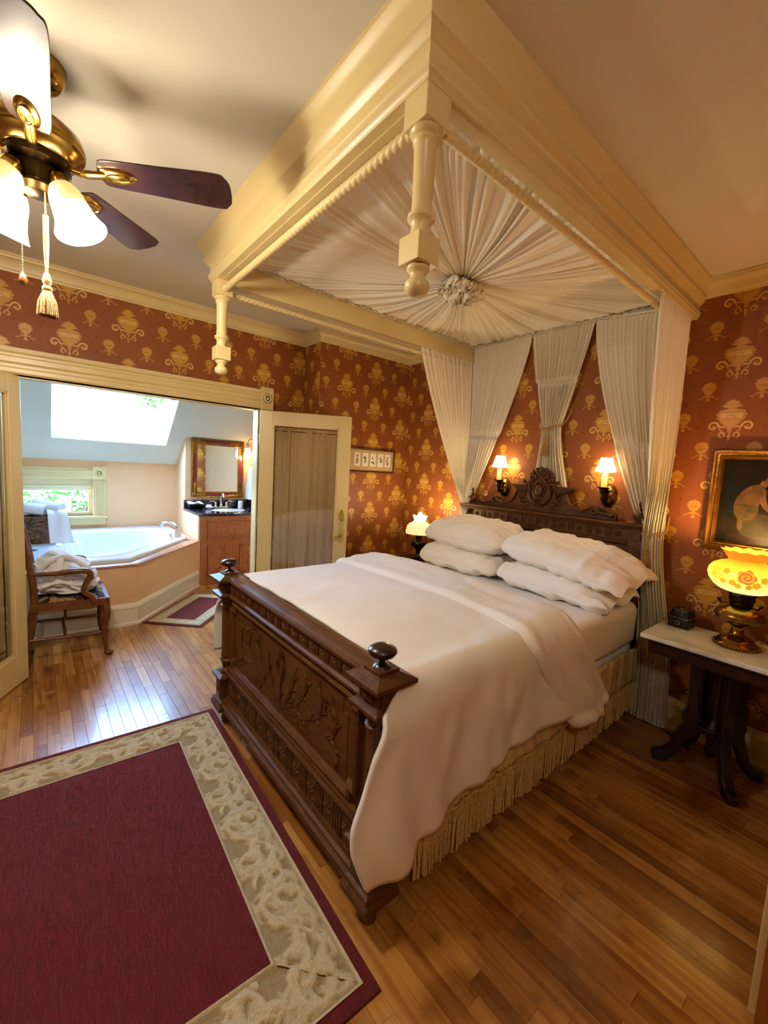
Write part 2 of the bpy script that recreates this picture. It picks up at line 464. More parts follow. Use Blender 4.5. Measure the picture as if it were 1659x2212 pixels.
def wallpaper(name, axis, h0, z0, pitch=0.352, vp=0.35):
    m = bpy.data.materials.new(name); m.use_nodes = True; nt = m.node_tree; N = nt.nodes.new; L = nt.links.new
    b = nt.nodes['Principled BSDF']; g = N('ShaderNodeNewGeometry'); sp = N('ShaderNodeSeparateXYZ'); L(g.outputs['Position'], sp.inputs[0])
    h = X(nt, sp.outputs[axis]); z = X(nt, sp.outputs['Z'])
    c = (h - (h0 - pitch / 2)) / pitch                     # column number
    ci = c.floor(); odd = ci.mod(2.0)
    U = (c - ci - 0.5) * (pitch * 10)                      # local, 0.1 m units
    vv = ((z - (z0 - vp / 2)) / vp) + odd * 0.5
    V = (vv - vv.floor() - 0.5) * (vp * 10)
    a = U.abs(); H = vp * 5
    # --- urn
    prof = [(-1.75, 0), (-1.24, 0), (-1.18, 0.03), (-0.98, 0.11), (-0.84, 0.05), (-0.55, 0.13), (-0.36, 0.26), (-0.2, 0.42), (-0.04, 0.58), (0.12, 0.67), (0.3, 0.71), (0.46, 0.67), (0.57, 0.52), (0.63, 0.26), (0.68, 0.2),
            (0.73, 0.42), (0.84, 0.46), (0.92, 0.36), (1.02, 0.3), (1.1, 0.16), (1.2, 0.0), (1.75, 0)]
    w = V.ramp(prof, -1.75, 1.75)
    jag = ((V * 26.0).sin() * 0.025)
    urn = (w + jag - a - 0.02).min(w - 0.03).inside(0.025)
    def ring(cx, cy, r, t):
        dx = a - cx; dy = V - cy
        d = (dx * dx + dy * dy).sqrt()
        return ((d - r).abs().neg() + t)
    sx, sy = a - 0.80, V + 0.36                            # big scroll: one turn of a spiral, outer end against the urn
    sd = (sx * sx + sy * sy).sqrt(); sang = (sy._op('ARCTAN2', sx) + PI) / (2 * PI)
    s1 = ((sd - (sang * 0.17 + 0.10)).abs().neg() + 0.05).inside(0.02)
    s2 = (sd.neg() + 0.055).inside(0.02)
    s3 = ring(0.34, -0.86, 0.13, 0.035).min((V + 0.94).max((a - 0.34))).inside(0.02)
    s4 = ring(0.33, -0.50, 0.14, 0.03).min((a - 0.3)).inside(0.02)
    arm = ((V + 0.40 - ((a - 0.26) * 0.12)).abs().neg() + 0.05).min(a - 0.16).min((a * -1.0) + 0.57).inside(0.02)
    gold = urn.max(s1).max(s2 * 0.85).max(s3 * 0.9).max(s4 * 0.8).max(arm * 0.8)
    # --- printed lines on the urn: collar, band, fan
    band = ((V - 0.42).abs().neg() + 0.02).inside(0.012)
    band2 = ((V - 0.06).abs().neg() + 0.018).inside(0.012)
    d2 = (a * a + (V - 0.1) * (V - 0.1)).sqrt()
    fan = (((d2 - 0.2).abs().neg() + 0.02).inside(0.012)) * ((V - 0.1).inside(0.02))
    edge = ((w - a - 0.09).abs().neg() + 0.022).inside(0.015)
    dark = (band.max(band2).max(fan).max(edge)) * urn
    light = ((V - 0.24).abs().neg() + 0.16).inside(0.03) * (a.neg() + 0.5).inside(0.03) * urn
    # --- small blossoms between the urns
    V2 = ((vv + 0.5) - (vv + 0.5).floor() - 0.5) * (vp * 10)
    q = (a - 1.22).abs()
    w2 = V2.ramp([(-1.75, 0), (-0.62, 0), (-0.56, 0.18), (-0.48, 0.06), (-0.34, 0.05), (-0.24, 0.10), (-0.12, 0.22), (0.05, 0.33), (0.2, 0.37), (0.36, 0.3), (0.46, 0.16), (0.52, 0.0), (1.75, 0)], -1.75, 1.75)
    bl = (w2 + (V2 * 38.0).sin() * 0.035 - q - 0.02).min(w2 - 0.03).inside(0.025)
    rib = ((V2 + 0.40 - (q * 11.0).sin() * 0.07).abs().neg() + 0.035).min(q.neg() + 0.5).inside(0.02)
    knot = ((V2 + 0.26 + q * 0.25).abs().neg() + 0.03).min(q.neg() + 0.26).inside(0.02)
    small = bl.max(rib * 0.75).max(knot * 0.75)
    bdark = ((V2 - 0.08).abs().neg() + 0.05).inside(0.03) * (q.neg() + 0.2).inside(0.04)
    # --- tone-on-tone lozenges
    lz = ((a - 0.62).abs() * 1.6 + (V.abs() - 1.15).abs()).neg() + 0.13
    lz = lz.inside(0.02)
    lz2 = (((a - 1.55).abs() * 1.6 + (V.abs() - 0.45).abs()).neg() + 0.13).inside(0.02)
    loz = lz.max(lz2)
    mask = gold.max(small * 0.92)
    base = N('ShaderNodeMixRGB'); base.inputs[1].default_value = lin('#8c4c18'); base.inputs[2].default_value = lin('#7a3e12'); L((loz * 0.8).v, base.inputs[0])
    gcol = N('ShaderNodeMixRGB'); gcol.inputs[1].default_value = lin('#c6932e'); gcol.inputs[2].default_value = lin('#dcb567'); L((light * 0.6 + (s1.max(s3).max(s4).max(arm)) * (urn.neg() + 1.0) * 0.8).v, gcol.inputs[0])
    gd = N('ShaderNodeMixRGB'); gd.inputs[2].default_value = lin('#96682a'); L((dark.max(bdark) * 0.7).v, gd.inputs[0]); L(gcol.outputs[0], gd.inputs[1])
    fin = N('ShaderNodeMixRGB'); L((mask * 0.9).v, fin.inputs[0]); L(base.outputs[0], fin.inputs[1]); L(gd.outputs[0], fin.inputs[2])
    L(fin.outputs[0], b.inputs['Base Color'])
    b.inputs['Roughness'].default_value = 0.55
    mr = N('ShaderNodeMapRange'); mr.inputs['To Min'].default_value = 0.6; mr.inputs['To Max'].default_value = 0.42; L(mask.v, mr.inputs['Value']); L(mr.outputs[0], b.inputs['Roughness'])
    return m
PAPER_X = wallpaper('wallpaper_head', 'X', -0.653, 1.944)
PAPER_Y = wallpaper('wallpaper_side', 'Y', 3.02, 1.97)
# ------------------------------------------------------------------ the room
ZC = 2.762; YH = 3.11; XL = -3.73; XJ = -3.44; YJ = 2.02; XR = -0.085; YB = -2.2; XE = 1.5; YE = 1.62
OY0, OY1, OZ = -0.17, 1.575, 2.02          # double-door opening in the left wall
XB, XM, XV = -6.40, -5.97, -5.29           # bathroom: window wall, mirror wall, vanity front
YV, YBR, YBL = 1.53, 2.42, -1.3            # plaster cheek beside the vanity, right wall, left wall
ZS = 1.455; SL = 0.84; XF = -5.0           # sloped ceiling foot height, slope, where it turns flat
ZF = ZS + SL * (XF - XB)

def wall(name, mb, mats, label): return struct(obj(name, mb, mats), label)
b = MB()                                                # wall behind the bed
b.box(XJ - 0.39, XR + 0.10, YH, YH + 0.1, 0, ZC)
wall('wall_head', b, PAPER_X, 'wallpapered wall behind the canopied bed')
b = MB()
b.box(XL - 0.1, XL, YB, OY0, 0, ZC, 1); b.box(XL - 0.1, XL, OY1, YJ, 0, ZC, 1); b.box(XL - 0.1, XL, OY0, OY1, OZ, ZC, 1)
for i, f in enumerate(b.f):
    c = [sum(b.v[k][d] for k in f) / len(f) for d in range(3)]
    if abs(c[0] - XL) < 1e-4: b.m[i] = 0
wall('wall_left', b, [PAPER_Y, SLOPE], 'wallpapered wall around the double doors to the bath')
b = MB(); b.box(XJ - 0.39, XJ, YJ, YH, 0, ZC); b.m = [1 if i in (2, 4) else 0 for i in range(6)]
wall('wall_left_jog', b, [PAPER_Y, PAPER_X], 'wallpapered wall projecting beside the bed corner')
b = MB(); b.box(XR, XR + 0.1, YE, YH, 0, ZC)
wall('wall_right', b, PAPER_Y, 'wallpapered wall right of the marble table')
b = MB(); b.box(XR, XE, YE - 0.1, YE, 0, ZC)
wall('wall_entry', b, PAPER_X, 'short wallpapered wall beside the entry')
b = MB(); b.box(XE, XE + 0.1, YB, YE, 0, ZC)
wall('wall_entry_side', b, PAPER_Y, 'wallpapered side wall of the entry')
b = MB(); b.box(XL - 0.1, XE + 0.1, YB - 0.1, YB, 0, ZC)
wall('wall_back', b, PAPER_X, 'wallpapered wall facing the bed')
b = MB(); b.box(XL - 0.1, XE + 0.1, YB - 0.1, YH + 0.1, ZC, ZC + 0.1)
wall('ceiling', b, CEIL, 'beige painted bedroom ceiling')

# bathroom shell
WY0, WY1, WZ0, WZ1 = -0.34, 0.56, 0.765, 1.215            # window opening
b = MB()
b.box(XB - 0.14, XB, YBL, WY0, 0, ZS); b.box(XB - 0.14, XB, WY1, YV + 0.1, 0, ZS); b.box(XB - 0.14, XB, WY0, WY1, 0, WZ0); b.box(XB - 0.14, XB, WY0, WY1, WZ1, ZS)
wall('wall_bath_window', b, PEACH, 'peach wall with low window behind the tub')
b = MB(); zt = ZS + SL * (XM - XB)
b.add([(XB, YV, 0), (XM, YV, 0), (XM, YV, zt), (XB, YV, ZS)], [(0, 1, 2, 3)])
b.add([(XM, YV, 0), (XM, YBR, 0), (XM, YBR, zt), (XM, YV, zt)], [(0, 1, 2, 3)])
b.box(XM, XV, YV - 0.022, YV - 0.002, 0, 0.86)
wall('wall_bath_mirror', b, PEACH, 'peach wall carrying the gilt mirror over the vanity')
b = MB(); b.box(XM - 0.1, XL - 0.1, YBR, YBR + 0.1, 0, ZF)
wall('wall_bath_right', b, PEACH, 'peach end wall of the bath beside the vanity')
b = MB(); b.box(XB - 0.14, XL - 0.1, YBL - 0.1, YBL, 0, ZF)
wall('wall_bath_left', b, PEACH, 'peach end wall of the bath hidden by the open door')
# sloped ceiling with the skylight well
SKY0, SKY1, SXa, SXb = 0.15, 1.33, -6.115, -5.30
def slz(x): return ZS + SL * (x - XB)
b = MB()
def slab(x0, x1, y0, y1):
    t = 0.12
    b.add([(x0, y0, slz(x0)), (x1, y0, slz(x1)), (x1, y1, slz(x1)), (x0, y1, slz(x0)), (x0, y0, slz(x0) + t), (x1, y0, slz(x1) + t), (x1, y1, slz(x1) + t), (x0, y1, slz(x0) + t)],
          [(0, 1, 2, 3), (7, 6, 5, 4), (4, 5, 1, 0), (5, 6, 2, 1), (6, 7, 3, 2), (7, 4, 0, 3)])
slab(XB, XF, YBL, SKY0); slab(XB, XF, SKY1, YBR); slab(XB, SXa, SKY0, SKY1); slab(SXb, XF, SKY0, SKY1)
b.box(XF, XL - 0.1, YBL, YBR, ZF, ZF + 0.12)
wall('ceiling_bath', b, SLOPE, 'pale sloped bath ceiling with a skylight well')
sk = MB()
def sk_pt(x, y, d): return (x - SL * d, y, slz(x) + d)
fr = [(SXa - 0.02, SKY0 - 0.02), (SXb + 0.02, SKY0 - 0.02), (SXb + 0.02, SKY1 + 0.02), (SXa - 0.02, SKY1 + 0.02)]; inn = [(SXa + 0.03, SKY0 + 0.03), (SXb - 0.03, SKY0 + 0.03), (SXb - 0.03, SKY1 - 0.03), (SXa + 0.03, SKY1 - 0.03)]
for d0, d1 in ((0.115, 0.16),):
    for i in range(4):
        j = (i + 1) % 4
        vs = [sk_pt(*fr[i], d0), sk_pt(*fr[j], d0), sk_pt(*inn[j], d0), sk_pt(*inn[i], d0), sk_pt(*fr[i], d1), sk_pt(*fr[j], d1), sk_pt(*inn[j], d1), sk_pt(*inn[i], d1)]
        sk.add(vs, [(0, 1, 2, 3), (7, 6, 5, 4), (0, 4, 5, 1), (1, 5, 6, 2), (2, 6, 7, 3), (3, 7, 4, 0)])
win2 = struct(obj('window_2', sk, TRIM), 'skylight in the sloped bath ceiling')
p = MB(); p.add([sk_pt(*q, 0.14) for q in inn], [(0, 1, 2, 3)])
obj('pane', p, PANE, win2)

# ------------------------------------------------------------------ floor: maple strips laid along x
fl = MB(); fl.box(XB - 0.14, XE + 0.1, YB - 0.1, YH + 0.1, -0.06, -0.011)
floor = struct(obj('floor', fl, UNDERFLOOR), 'maple strip floor')
PW = 0.0572
cm = cam.matrix_world.inverted()
def project(p):
    q = cm @ Vector(p)
    if q.z > -0.05: return None
    return (829.5 + _f * q.x / -q.z, 1106 - _f * q.y / -q.z)
rug_c = Vector((-1.68, -0.42))
def covered(x, y):
    if -2.38 < x < -1.02 and y > 0.95: return True
    if -2.45 < x < -0.95 and -1.6 < y < 0.68: return True
    if x < XL and (y > YV or x < -4.35 - max(0, y - 0.7) * 0.9 - 0.0): return True
    return False
planks = []
rows = int((YH + 0.05 + 0.9) / PW)
rr = random.Random(3)
for i in range(rows):
    y0 = YH - PW * (i + 1); x = 0.1 - rr.random() * 0.7 if y0 > YE - PW else 1.5
    xs = [x + 0.6] if False else [XR + 0.02 if y0 > YE - 0.12 else XE]
    x = xs[0] - 0.15 - rr.random() * 0.8; segs = [(x, xs[0])]
    while x > XB:
        l = rr.uniform(0.28, 1.15); segs.append((max(x - l, XB), x)); x -= l
    for a, c in segs:
        if c - a < 0.02: continue
        planks.append((a, c, y0, rr.random()))
def scr(pl):
    a, c, y0, _ = pl; best = 0; n = 8; cells = 0
    for k in range(n):
        xm = a + (c - a) * (k + 0.5) / n; ym = y0 + PW / 2
        q = project((xm, ym, 0)); 
        if q is None or not (0 < q[0] < 1659 and 0 < q[1] < 2212) or covered(xm, ym): continue
        e = project((xm + 0.01, ym, 0)); g = project((xm, ym + 0.01, 0))
        if e is None or g is None: continue
        best += abs((e[0] - q[0]) * (g[1] - q[1]) - (e[1] - q[1]) * (g[0] - q[0])) * (c - a) / n * PW / 1e-4
    return best
ranked = sorted(planks, key=scr, reverse=True)
ch = 0.0007
pm = MB(); hw = PW / 2 - 0.0004
pm.add([(-.5, -hw, -.011), (.5, -hw, -.011), (.5, hw, -.011), (-.5, hw, -.011), (-.5, -hw, -ch), (.5, -hw, -ch), (.5, hw, -ch), (-.5, hw, -ch),
        (-.4985, -hw + ch, 0), (.4985, -hw + ch, 0), (.4985, hw - ch, 0), (-.4985, hw - ch, 0)],
       [(0, 1, 5, 4), (1, 2, 6, 5), (2, 3, 7, 6), (3, 0, 4, 7), (4, 5, 9, 8), (5, 6, 10, 9), (6, 7, 11, 10), (7, 4, 8, 11), (8, 9, 10, 11)])
pme = mesh('plank', pm, PLANK)
for a, c, y0, t in ranked[:300]:
    o = bpy.data.objects.new('plank', pme); COL.objects.link(o); o.parent = floor
    o.location = ((a + c) / 2, y0 + PW / 2, rr.uniform(-0.0004, 0.0)); o.scale = (c - a - 0.0006, 1, 1)
rest = MB(); rest.attr = []
for a, c, y0, t in ranked[300:]:
    k = (c - a - 0.0006)
    rest.add([((a + c) / 2 + v[0] * k, y0 + PW / 2 + v[1], v[2]) for v in pm.v], pm.f); rest.attr += [t] * len(pm.v)
y0 = YH - PW * rows
rest.box(XB, XE, YB, y0, -0.011, 0); rest.attr += [0.5] * 8
o = obj('plank_field', rest, PLANK_FIELD, floor); o['kind'] = 'stuff'

t = MB(); t.box(XR - 0.022, XR, YE - 0.012, YE + 0.10, 0, 2.1)
struct(obj('trim_3', t, TRIM, bevel=0.004), 'cream casing at the end of the right wall')
# ------------------------------------------------------------------ crown mouldings and baseboards
CROWN = [(0, -0.10), (0.006, -0.10), (0.010, -0.088), (0.018, -0.086), (0.022, -0.075), (0.030, -0.052), (0.046, -0.03), (0.054, -0.026), (0.056, -0.014), (0.062, -0.012), (0.062, 0), (0, 0)]
crown = [(o_, ZC + z) for o_, z in CROWN]
t = MB(); t.mould([(XR, YE), (XR, YH), (XJ, YH), (XJ, YJ), (XL, YJ), (XL, YB), (XE, YB)], crown, left=True)
struct(obj('trim_1', t, TRIM, smooth=40), 'cream crown moulding around the bedroom ceiling')
BASE = [(0, 0), (0.026, 0), (0.026, 0.022), (0.016, 0.03), (0.016, 0.155), (0.022, 0.16), (0.022, 0.172), (0.014, 0.186), (0.008, 0.2), (0, 0.205)]
t = MB(); t.mould([(XR, YE + 0.1), (XR, YH), (XJ, YH), (XJ, YJ), (XL, YJ), (XL, OY1 + 0.13)], BASE, left=True)
struct(obj('baseboard_head', t, TRIM, smooth=40), 'cream baseboard along the papered walls')
t = MB(); t.mould([(XL, OY0 - 0.13), (XL, YB), (XE, YB)], BASE, left=True)
struct(obj('baseboard_back', t, TRIM, smooth=40), 'cream baseboard behind the viewer')

# ------------------------------------------------------------------ door casing with bullseye corner blocks
cas = MB(); CW = 0.115
cas.box(XL - 0.1, XL + 0.0, OY1, OY1 + 0.002, 0, OZ)
cas.box(XL, XL + 0.022, OY1 + 0.01, OY1 + 0.01 + CW, 0, OZ + 0.005)
cas.box(XL, XL + 0.022, OY0 - CW - 0.01, OY0 - 0.01, 0, OZ + 0.005)
for s in (OY1 + 0.01, OY0 - 0.01 - CW):
    for k in range(5): cas.box(XL + 0.022, XL + 0.028, s + 0.012 + k * 0.021, s + 0.022 + k * 0.021, 0.18, OZ)
trim2 = struct(obj('trim_2', cas, TRIM, bevel=0.002), 'cream fluted casing of the double doorway')
hd = MB(); z0 = OZ + 0.01
hd.mould([(XL, OY1 + 0.02), (XL, OY0 - 0.02)], [(0, z0), (0.022, z0), (0.03, z0 + 0.012), (0.03, z0 + 0.035), (0.022, z0 + 0.045), (0.022, z0 + 0.062), (0.034, z0 + 0.075), (0.034, z0 + 0.105), (0.024, z0 + 0.115), (0.024, z0 + 0.128), (0.036, z0 + 0.14), (0.04, z0 + 0.165), (0, z0 + 0.17)], left=True)
obj('header', hd, TRIM, trim2, smooth=30)
for s in (OY1 + 0.005, OY0 - 0.005 - CW):
    k = MB(); k.box(XL, XL + 0.038, s, s + CW, OZ + 0.005, OZ + 0.20)
    o = obj('corner_block', k, TRIM, trim2, bevel=0.003)
    r = MB(); r.lathe([(0.0, 0.012), (0.010, 0.010), (0.015, 0.0), (0.021, 0.0), (0.027, 0.011), (0.034, 0.011), (0.041, 0.0), (0.044, 0.0)], (XL + 0.038, s + CW / 2, OZ + 0.105), 24, Matrix.Rotation(PI / 2, 4, 'Y'))
    obj('rosette', r, TRIM, o, smooth=40)
jb = MB(); jb.box(XL - 0.1, XL, OY1 - 0.012, OY1 + 0.01, 0, OZ); jb.box(XL - 0.1, XL, OY0 - 0.01, OY0 + 0.012, 0, OZ); jb.box(XL - 0.1, XL, OY0, OY1, OZ - 0.006, OZ + 0.012)
obj('jamb', jb, TRIM, trim2, bevel=0.002)

# ------------------------------------------------------------------ French doors: frame, glass, shirred curtain, hardware
def french_door(name, hinge, ang, width, label, seed, hw):
    """hinge (x,y); ang = direction of the leaf in the plan; hw: +1/-1 face carrying the hardware"""
    ca, sa = math.cos(ang), math.sin(ang); T = 0.036
    def P(u, d, z): return (hinge[0] + ca * u - sa * d, hinge[1] + sa * u + ca * d, z)
    S, TR, BR, Z0, Z1 = 0.115, 0.115, 0.20, 0.008, OZ - 0.012
    def bar(mb, u0, u1, z0, z1, t0=-T / 2, t1=T / 2):
        mb.add([P(u0, t0, z0), P(u1, t0, z0), P(u1, t1, z0), P(u0, t1, z0), P(u0, t0, z1), P(u1, t0, z1), P(u1, t1, z1), P(u0, t1, z1)],
               [(3, 2, 1, 0), (4, 5, 6, 7), (0, 1, 5, 4), (1, 2, 6, 5), (2, 3, 7, 6), (3, 0, 4, 7)])
    f = MB(); bar(f, 0, S, Z0, Z1)
    root = struct(obj(name, f, TRIM, bevel=0.003), label)
    for nm, a in (('stile', (width - S, width, Z0, Z1)), ('top_rail', (S, width - S, Z1 - TR, Z1)), ('bottom_rail', (S, width - S, Z0, Z0 + BR))):
        q = MB(); bar(q, *a); obj(nm, q, TRIM, root, bevel=0.003)
    bd = MB()
    for (u0, u1, z0, z1) in ((S, S + 0.012, Z0 + BR, Z1 - TR), (width - S - 0.012, width - S, Z0 + BR, Z1 - TR), (S, width - S, Z0 + BR, Z0 + BR + 0.012), (S, width - S, Z1 - TR - 0.012, Z1 - TR)):
        bar(bd, u0, u1, z0, z1, -0.013, 0.013)
    obj('bead', bd, TRIM, root)
    g = MB(); bar(g, S + 0.004, width - S - 0.004, Z0 + BR + 0.004, Z1 - TR - 0.004, -0.002, 0.002)
    obj('pane', g, DOORGLASS, root)
    rn = random.Random(seed); ph = [rn.uniform(0, 6.28) for _ in range(6)]
    u0, u1, z0, z1 = S + 0.013, width - S - 0.013, Z0 + BR + 0.014, Z1 - TR - 0.016
    c = MB(); side = -hw
    def cur(s, t):
        zz = lerp(z0, z1, t); amp = 0.017 + 0.006 * math.sin(3 * s + ph[0])
        ss = s + 0.010 * math.sin(5 * t + 9 * s + ph[1])
        w = math.sin(2 * PI * 6.4 * ss + 1.4 * math.sin(2 * PI * 2.3 * s + ph[5]) + ph[2]) * 0.6 + 0.4 * math.sin(2 * PI * 3.3 * ss + ph[3]) + (0.03 + 0.35 * sstep(.88, 1, t)) * math.sin(2 * PI * 27 * s + ph[4])
        edge = min(1.0, min(s, 1 - s) * 20); 
        pin = 1 - 0.55 * max(sstep(0.955, 0.975, t), 1 - sstep(0.0, 0.02, t))
        return P(lerp(u0, u1, s), side * (0.036 + w * amp * pin * (0.4 + 0.6 * edge)), zz)
    c.grid(150, 30, cur)
    obj('curtain', c, DOORCURT, root, smooth=180)
    rod = MB()
    for zz in (z1 - 0.035, z0 + 0.03): rod.tube([P(u0, side * 0.036, zz), P(u1, side * 0.036, zz)], 0.004, 8)
    obj('curtain_rod', rod, BRASS, root)
    # hardware on the free stile: escutcheon, two thumb turns and a lever
    uc = width - S / 2
    pl = MB()
    def disc(mb, u, z, r, d0, d1):
        n = 20; vs = []
        for d in (d0, d1):
            for k in range(n):
                a = 2 * PI * k / n; vs.append(P(u + r * math.cos(a), hw * d, z + r * math.sin(a)))
        mb.add(vs, [list(range(n)), [n + k for k in range(n)][::-1]] + [(k, (k + 1) % n, n + (k + 1) % n, n + k) for k in range(n)])
    poly = [(-0.02, -0.13), (0, -0.155), (0.02, -0.13), (0.024, -0.1), (0.018, -0.06), (0.018, 0.06), (0.024, 0.09), (0.026, 0.12), (0.014, 0.145), (0.006, 0.165), (-0.006, 0.165), (-0.014, 0.145), (-0.026, 0.12), (-0.024, 0.09), (-0.018, 0.06), (-0.018, -0.06), (-0.024, -0.1)]
    pl.prism(poly, lambda u, v, d: P(uc + u, hw * d, 0.985 + v), T / 2, T / 2 + 0.006)
    e = obj('escutcheon', pl, BRASS_BR, root, bevel=0.0015)
    kb = MB()
    for z in (1.065, 0.905): disc(kb, uc, z, 0.022, T / 2, T / 2 + 0.012); disc(kb, uc, z, 0.013, T / 2, T / 2 + 0.03)
    obj('rosette', kb, BRASS_BR, e)
    lv = MB(); lv.tube([P(uc, hw * (T / 2 + 0.03), 0.905), P(uc - 0.03, hw * (T / 2 + 0.042), 0.9), P(uc - 0.065, hw * (T / 2 + 0.042), 0.888), P(uc - 0.095, hw * (T / 2 + 0.036), 0.885), P(uc - 0.1, hw * (T / 2 + 0.03), 0.872)], [0.008, 0.007, 0.006, 0.006, 0.004], 10)
    lv.ball(P(uc, hw * (T / 2 + 0.04), 1.065), (0.016, 0.016, 0.016), 14, 10)
    obj('lever_handle', lv, BRASS_BR, root, smooth=60)
    hg = MB()
    for z in (0.25, 1.0, 1.75): hg.tube([P(-0.004, 0.0, z - 0.045), P(-0.004, 0.0, z + 0.045)], 0.006, 8)
    obj('hinge', hg, BRASS, root)
    return root
french_door('door_2', (-3.652, 1.552), math.atan2(0.877, 0.48), 0.815, 'cream glazed door folded back beside the bed', 4, -1)
french_door('door_1', (-3.62, -0.075), math.atan2(-0.47, 0.88), 0.815, 'cream glazed door at the left edge', 9, 1)
# ------------------------------------------------------------------ bath window
def bath_window():
    x = XB; cs = MB(); cw = 0.135
    cs.box(x, x + 0.02, WY1, WY1 + cw, WZ0 - 0.02, WZ1 + 0.005); cs.box(x, x + 0.02, WY0 - cw, WY0, WZ0 - 0.02, WZ1 + 0.005)
    for s in (WY1, WY0 - cw):
        for k in range(5): cs.box(x + 0.02, x + 0.028, s + 0.016 + k * 0.023, s + 0.028 + k * 0.023, WZ0, WZ1)
    w = struct(obj('window_1', cs, TRIM, bevel=0.002), 'low window with fluted cream casing behind the tub')
    h = MB(); z0 = WZ1
    h.mould([(x, WY1 + 0.01), (x, WY0 - 0.01)], [(0, z0), (0.02, z0), (0.03, z0 + 0.015), (0.03, z0 + 0.04), (0.02, z0 + 0.055), (0.032, z0 + 0.075), (0.032, z0 + 0.11), (0.022, z0 + 0.12), (0.036, z0 + 0.14), (0, z0 + 0.145)])
    obj('header', h, TRIM, w, smooth=30)
    for s in (WY1, WY0 - cw):
        k = MB(); k.box(x, x + 0.036, s - 0.003, s + cw + 0.003, WZ1 + 0.005, WZ1 + 0.165); o = obj('corner_block', k, TRIM, w, bevel=0.003)
        r = MB(); r.lathe([(0, .006), (.012, .006), (.016, 0), (.024, 0), (.03, .007), (.04, .007), (.046, 0)], (x + 0.036, s + cw / 2, WZ1 + 0.085), 20, Matrix.Rotation(PI / 2, 4, 'Y')); obj('rosette', r, TRIM, o, smooth=40)
    sl = MB(); sl.box(x - 0.1, x + 0.05, WY0 - cw - 0.02, WY1 + cw + 0.02, WZ0 - 0.03, WZ0); sl.box(x, x + 0.022, WY0 - cw, WY1 + cw, WZ0 - 0.115, WZ0 - 0.03)
    obj('window_sill', sl, TRIM, w, bevel=0.004)
    f = MB()
    for (y0, y1, z0, z1) in ((WY0, WY0 + 0.045, WZ0, WZ1), (WY1 - 0.045, WY1, WZ0, WZ1), (WY0 + .045, WY1 - .045, WZ0, WZ0 + 0.04), (WY0 + .045, WY1 - .045, WZ1 - 0.04, WZ1)): f.box(x - 0.10, x - 0.06, y0, y1, z0, z1)
    s = obj('sash', f, TRIM, w, bevel=0.002)
    p = MB(); p.box(x - 0.083, x - 0.079, WY0 + .045, WY1 - .045, WZ0 + .04, WZ1 - .04); obj('pane', p, PANE, s)
    bl = MB()
    bl.grid(40, 10, lambda u, v: (x - 0.03 + 0.012 * math.sin(v * 9) * (1 - v), lerp(WY0 + .005, WY1 - .005, u), lerp(1.075, WZ1 - .005, v)))
    bl.tube([(x - 0.03, WY0 + .005, 1.125), (x - 0.03, WY1 - .005, 1.125)], 0.014, 10)
    obj('blind', bl, BLIND, w, smooth=60)
bath_window()

# ------------------------------------------------------------------ tub surround and bathtub
TX, TC, TD = -4.33, 0.70, (XV + 0.0, 1.505)
sur = MB(); sur.mould([(TX, YBL + .005), (TX, TC), TD], [(0, 0), (0, 0.545), (-0.03, 0.545), (-0.03, 0)], left=False)
surround = tag(obj('tub_surround', sur, PEACH), 'peach panelled tub surround with cream plinth', 'tub surround')
q = MB(); q.mould([(TX, YBL + .005), (TX, TC), (TD[0] + 0.002, TD[1])], [(o_, z) for o_, z in BASE], left=False)
obj('plinth_board', q, TRIM_B, surround, smooth=40)
q = MB(); q.mould([(TX, YBL + .005), (TX, TC), (TD[0] - 0.0, TD[1])], [(-0.14, 0.548), (0.012, 0.548), (0.022, 0.553), (0.022, 0.564), (0.012, 0.572), (-0.14, 0.572)], left=False)
q.box(XB + 0.002, TD[0] - 0.02, 1.38, YV - 0.024, 0.548, 0.572)
obj('ledge', q, PINKTRIM, surround, smooth=40)
rim = [(-4.39, -1.1), (-4.39, 0.665), (-5.36, 1.40), (-6.24, 1.40), (-6.37, 1.24), (-6.37, -1.1)]
bas = [(-4.62, 0.24), (-4.60, 0.60), (-5.46, 1.25), (-5.94, 1.27), (-6.12, 1.08), (-6.12, 0.42), (-5.90, 0.22)]
C0 = (-5.38, 0.72)
def ray_poly(poly, a):
    dx, dy = math.cos(a), math.sin(a); best = 1e9
    for i in range(len(poly)):
        (x0, y0), (x1, y1) = poly[i], poly[(i + 1) % len(poly)]
        ex, ey = x1 - x0, y1 - y0; det = dx * -ey + ex * dy
        if abs(det) < 1e-9: continue
        t = ((x0 - C0[0]) * -ey + ex * (y0 - C0[1])) / det
        s_ = (dx * (y0 - C0[1]) - dy * (x0 - C0[0])) / det
        if t > 0 and -1e-6 <= s_ <= 1 + 1e-6: best = min(best, t)
    return best
angs = sorted([2 * PI * k / 120 for k in range(120)] + [math.atan2(y - C0[1], x - C0[0]) % (2 * PI) for x, y in rim])
bn = []
for a in angs:
    v = [ray_poly(bas, a + d) for d in (-.18, -.09, 0, .09, .18)]; bn.append(sum(v) / 5)
tb = MB(); n = len(angs)
rows_ = [('o', 0, 0.5725), ('o', 0, 0.602), ('o', -0.012, 0.612), ('m', 0.5, 0.610), ('b', 0.03, 0.611), ('b', 0.012, 0.605), ('b', 0.0, 0.590), ('b', -0.05, 0.50), ('b', -0.12, 0.34), ('b', -0.24, 0.27), ('c', 0.4, 0.255), ('c', 0.001, 0.25)]
for i, a in enumerate(angs):
    ro = ray_poly(rim, a); rb = bn[i]
    for k, d, z in rows_:
        r = ro + d if k == 'o' else (lerp(ro, rb, d) if k == 'm' else (rb + d if k == 'b' else rb * d))
        tb.v.append((C0[0] + r * math.cos(a), C0[1] + r * math.sin(a), z))
K = len(rows_)
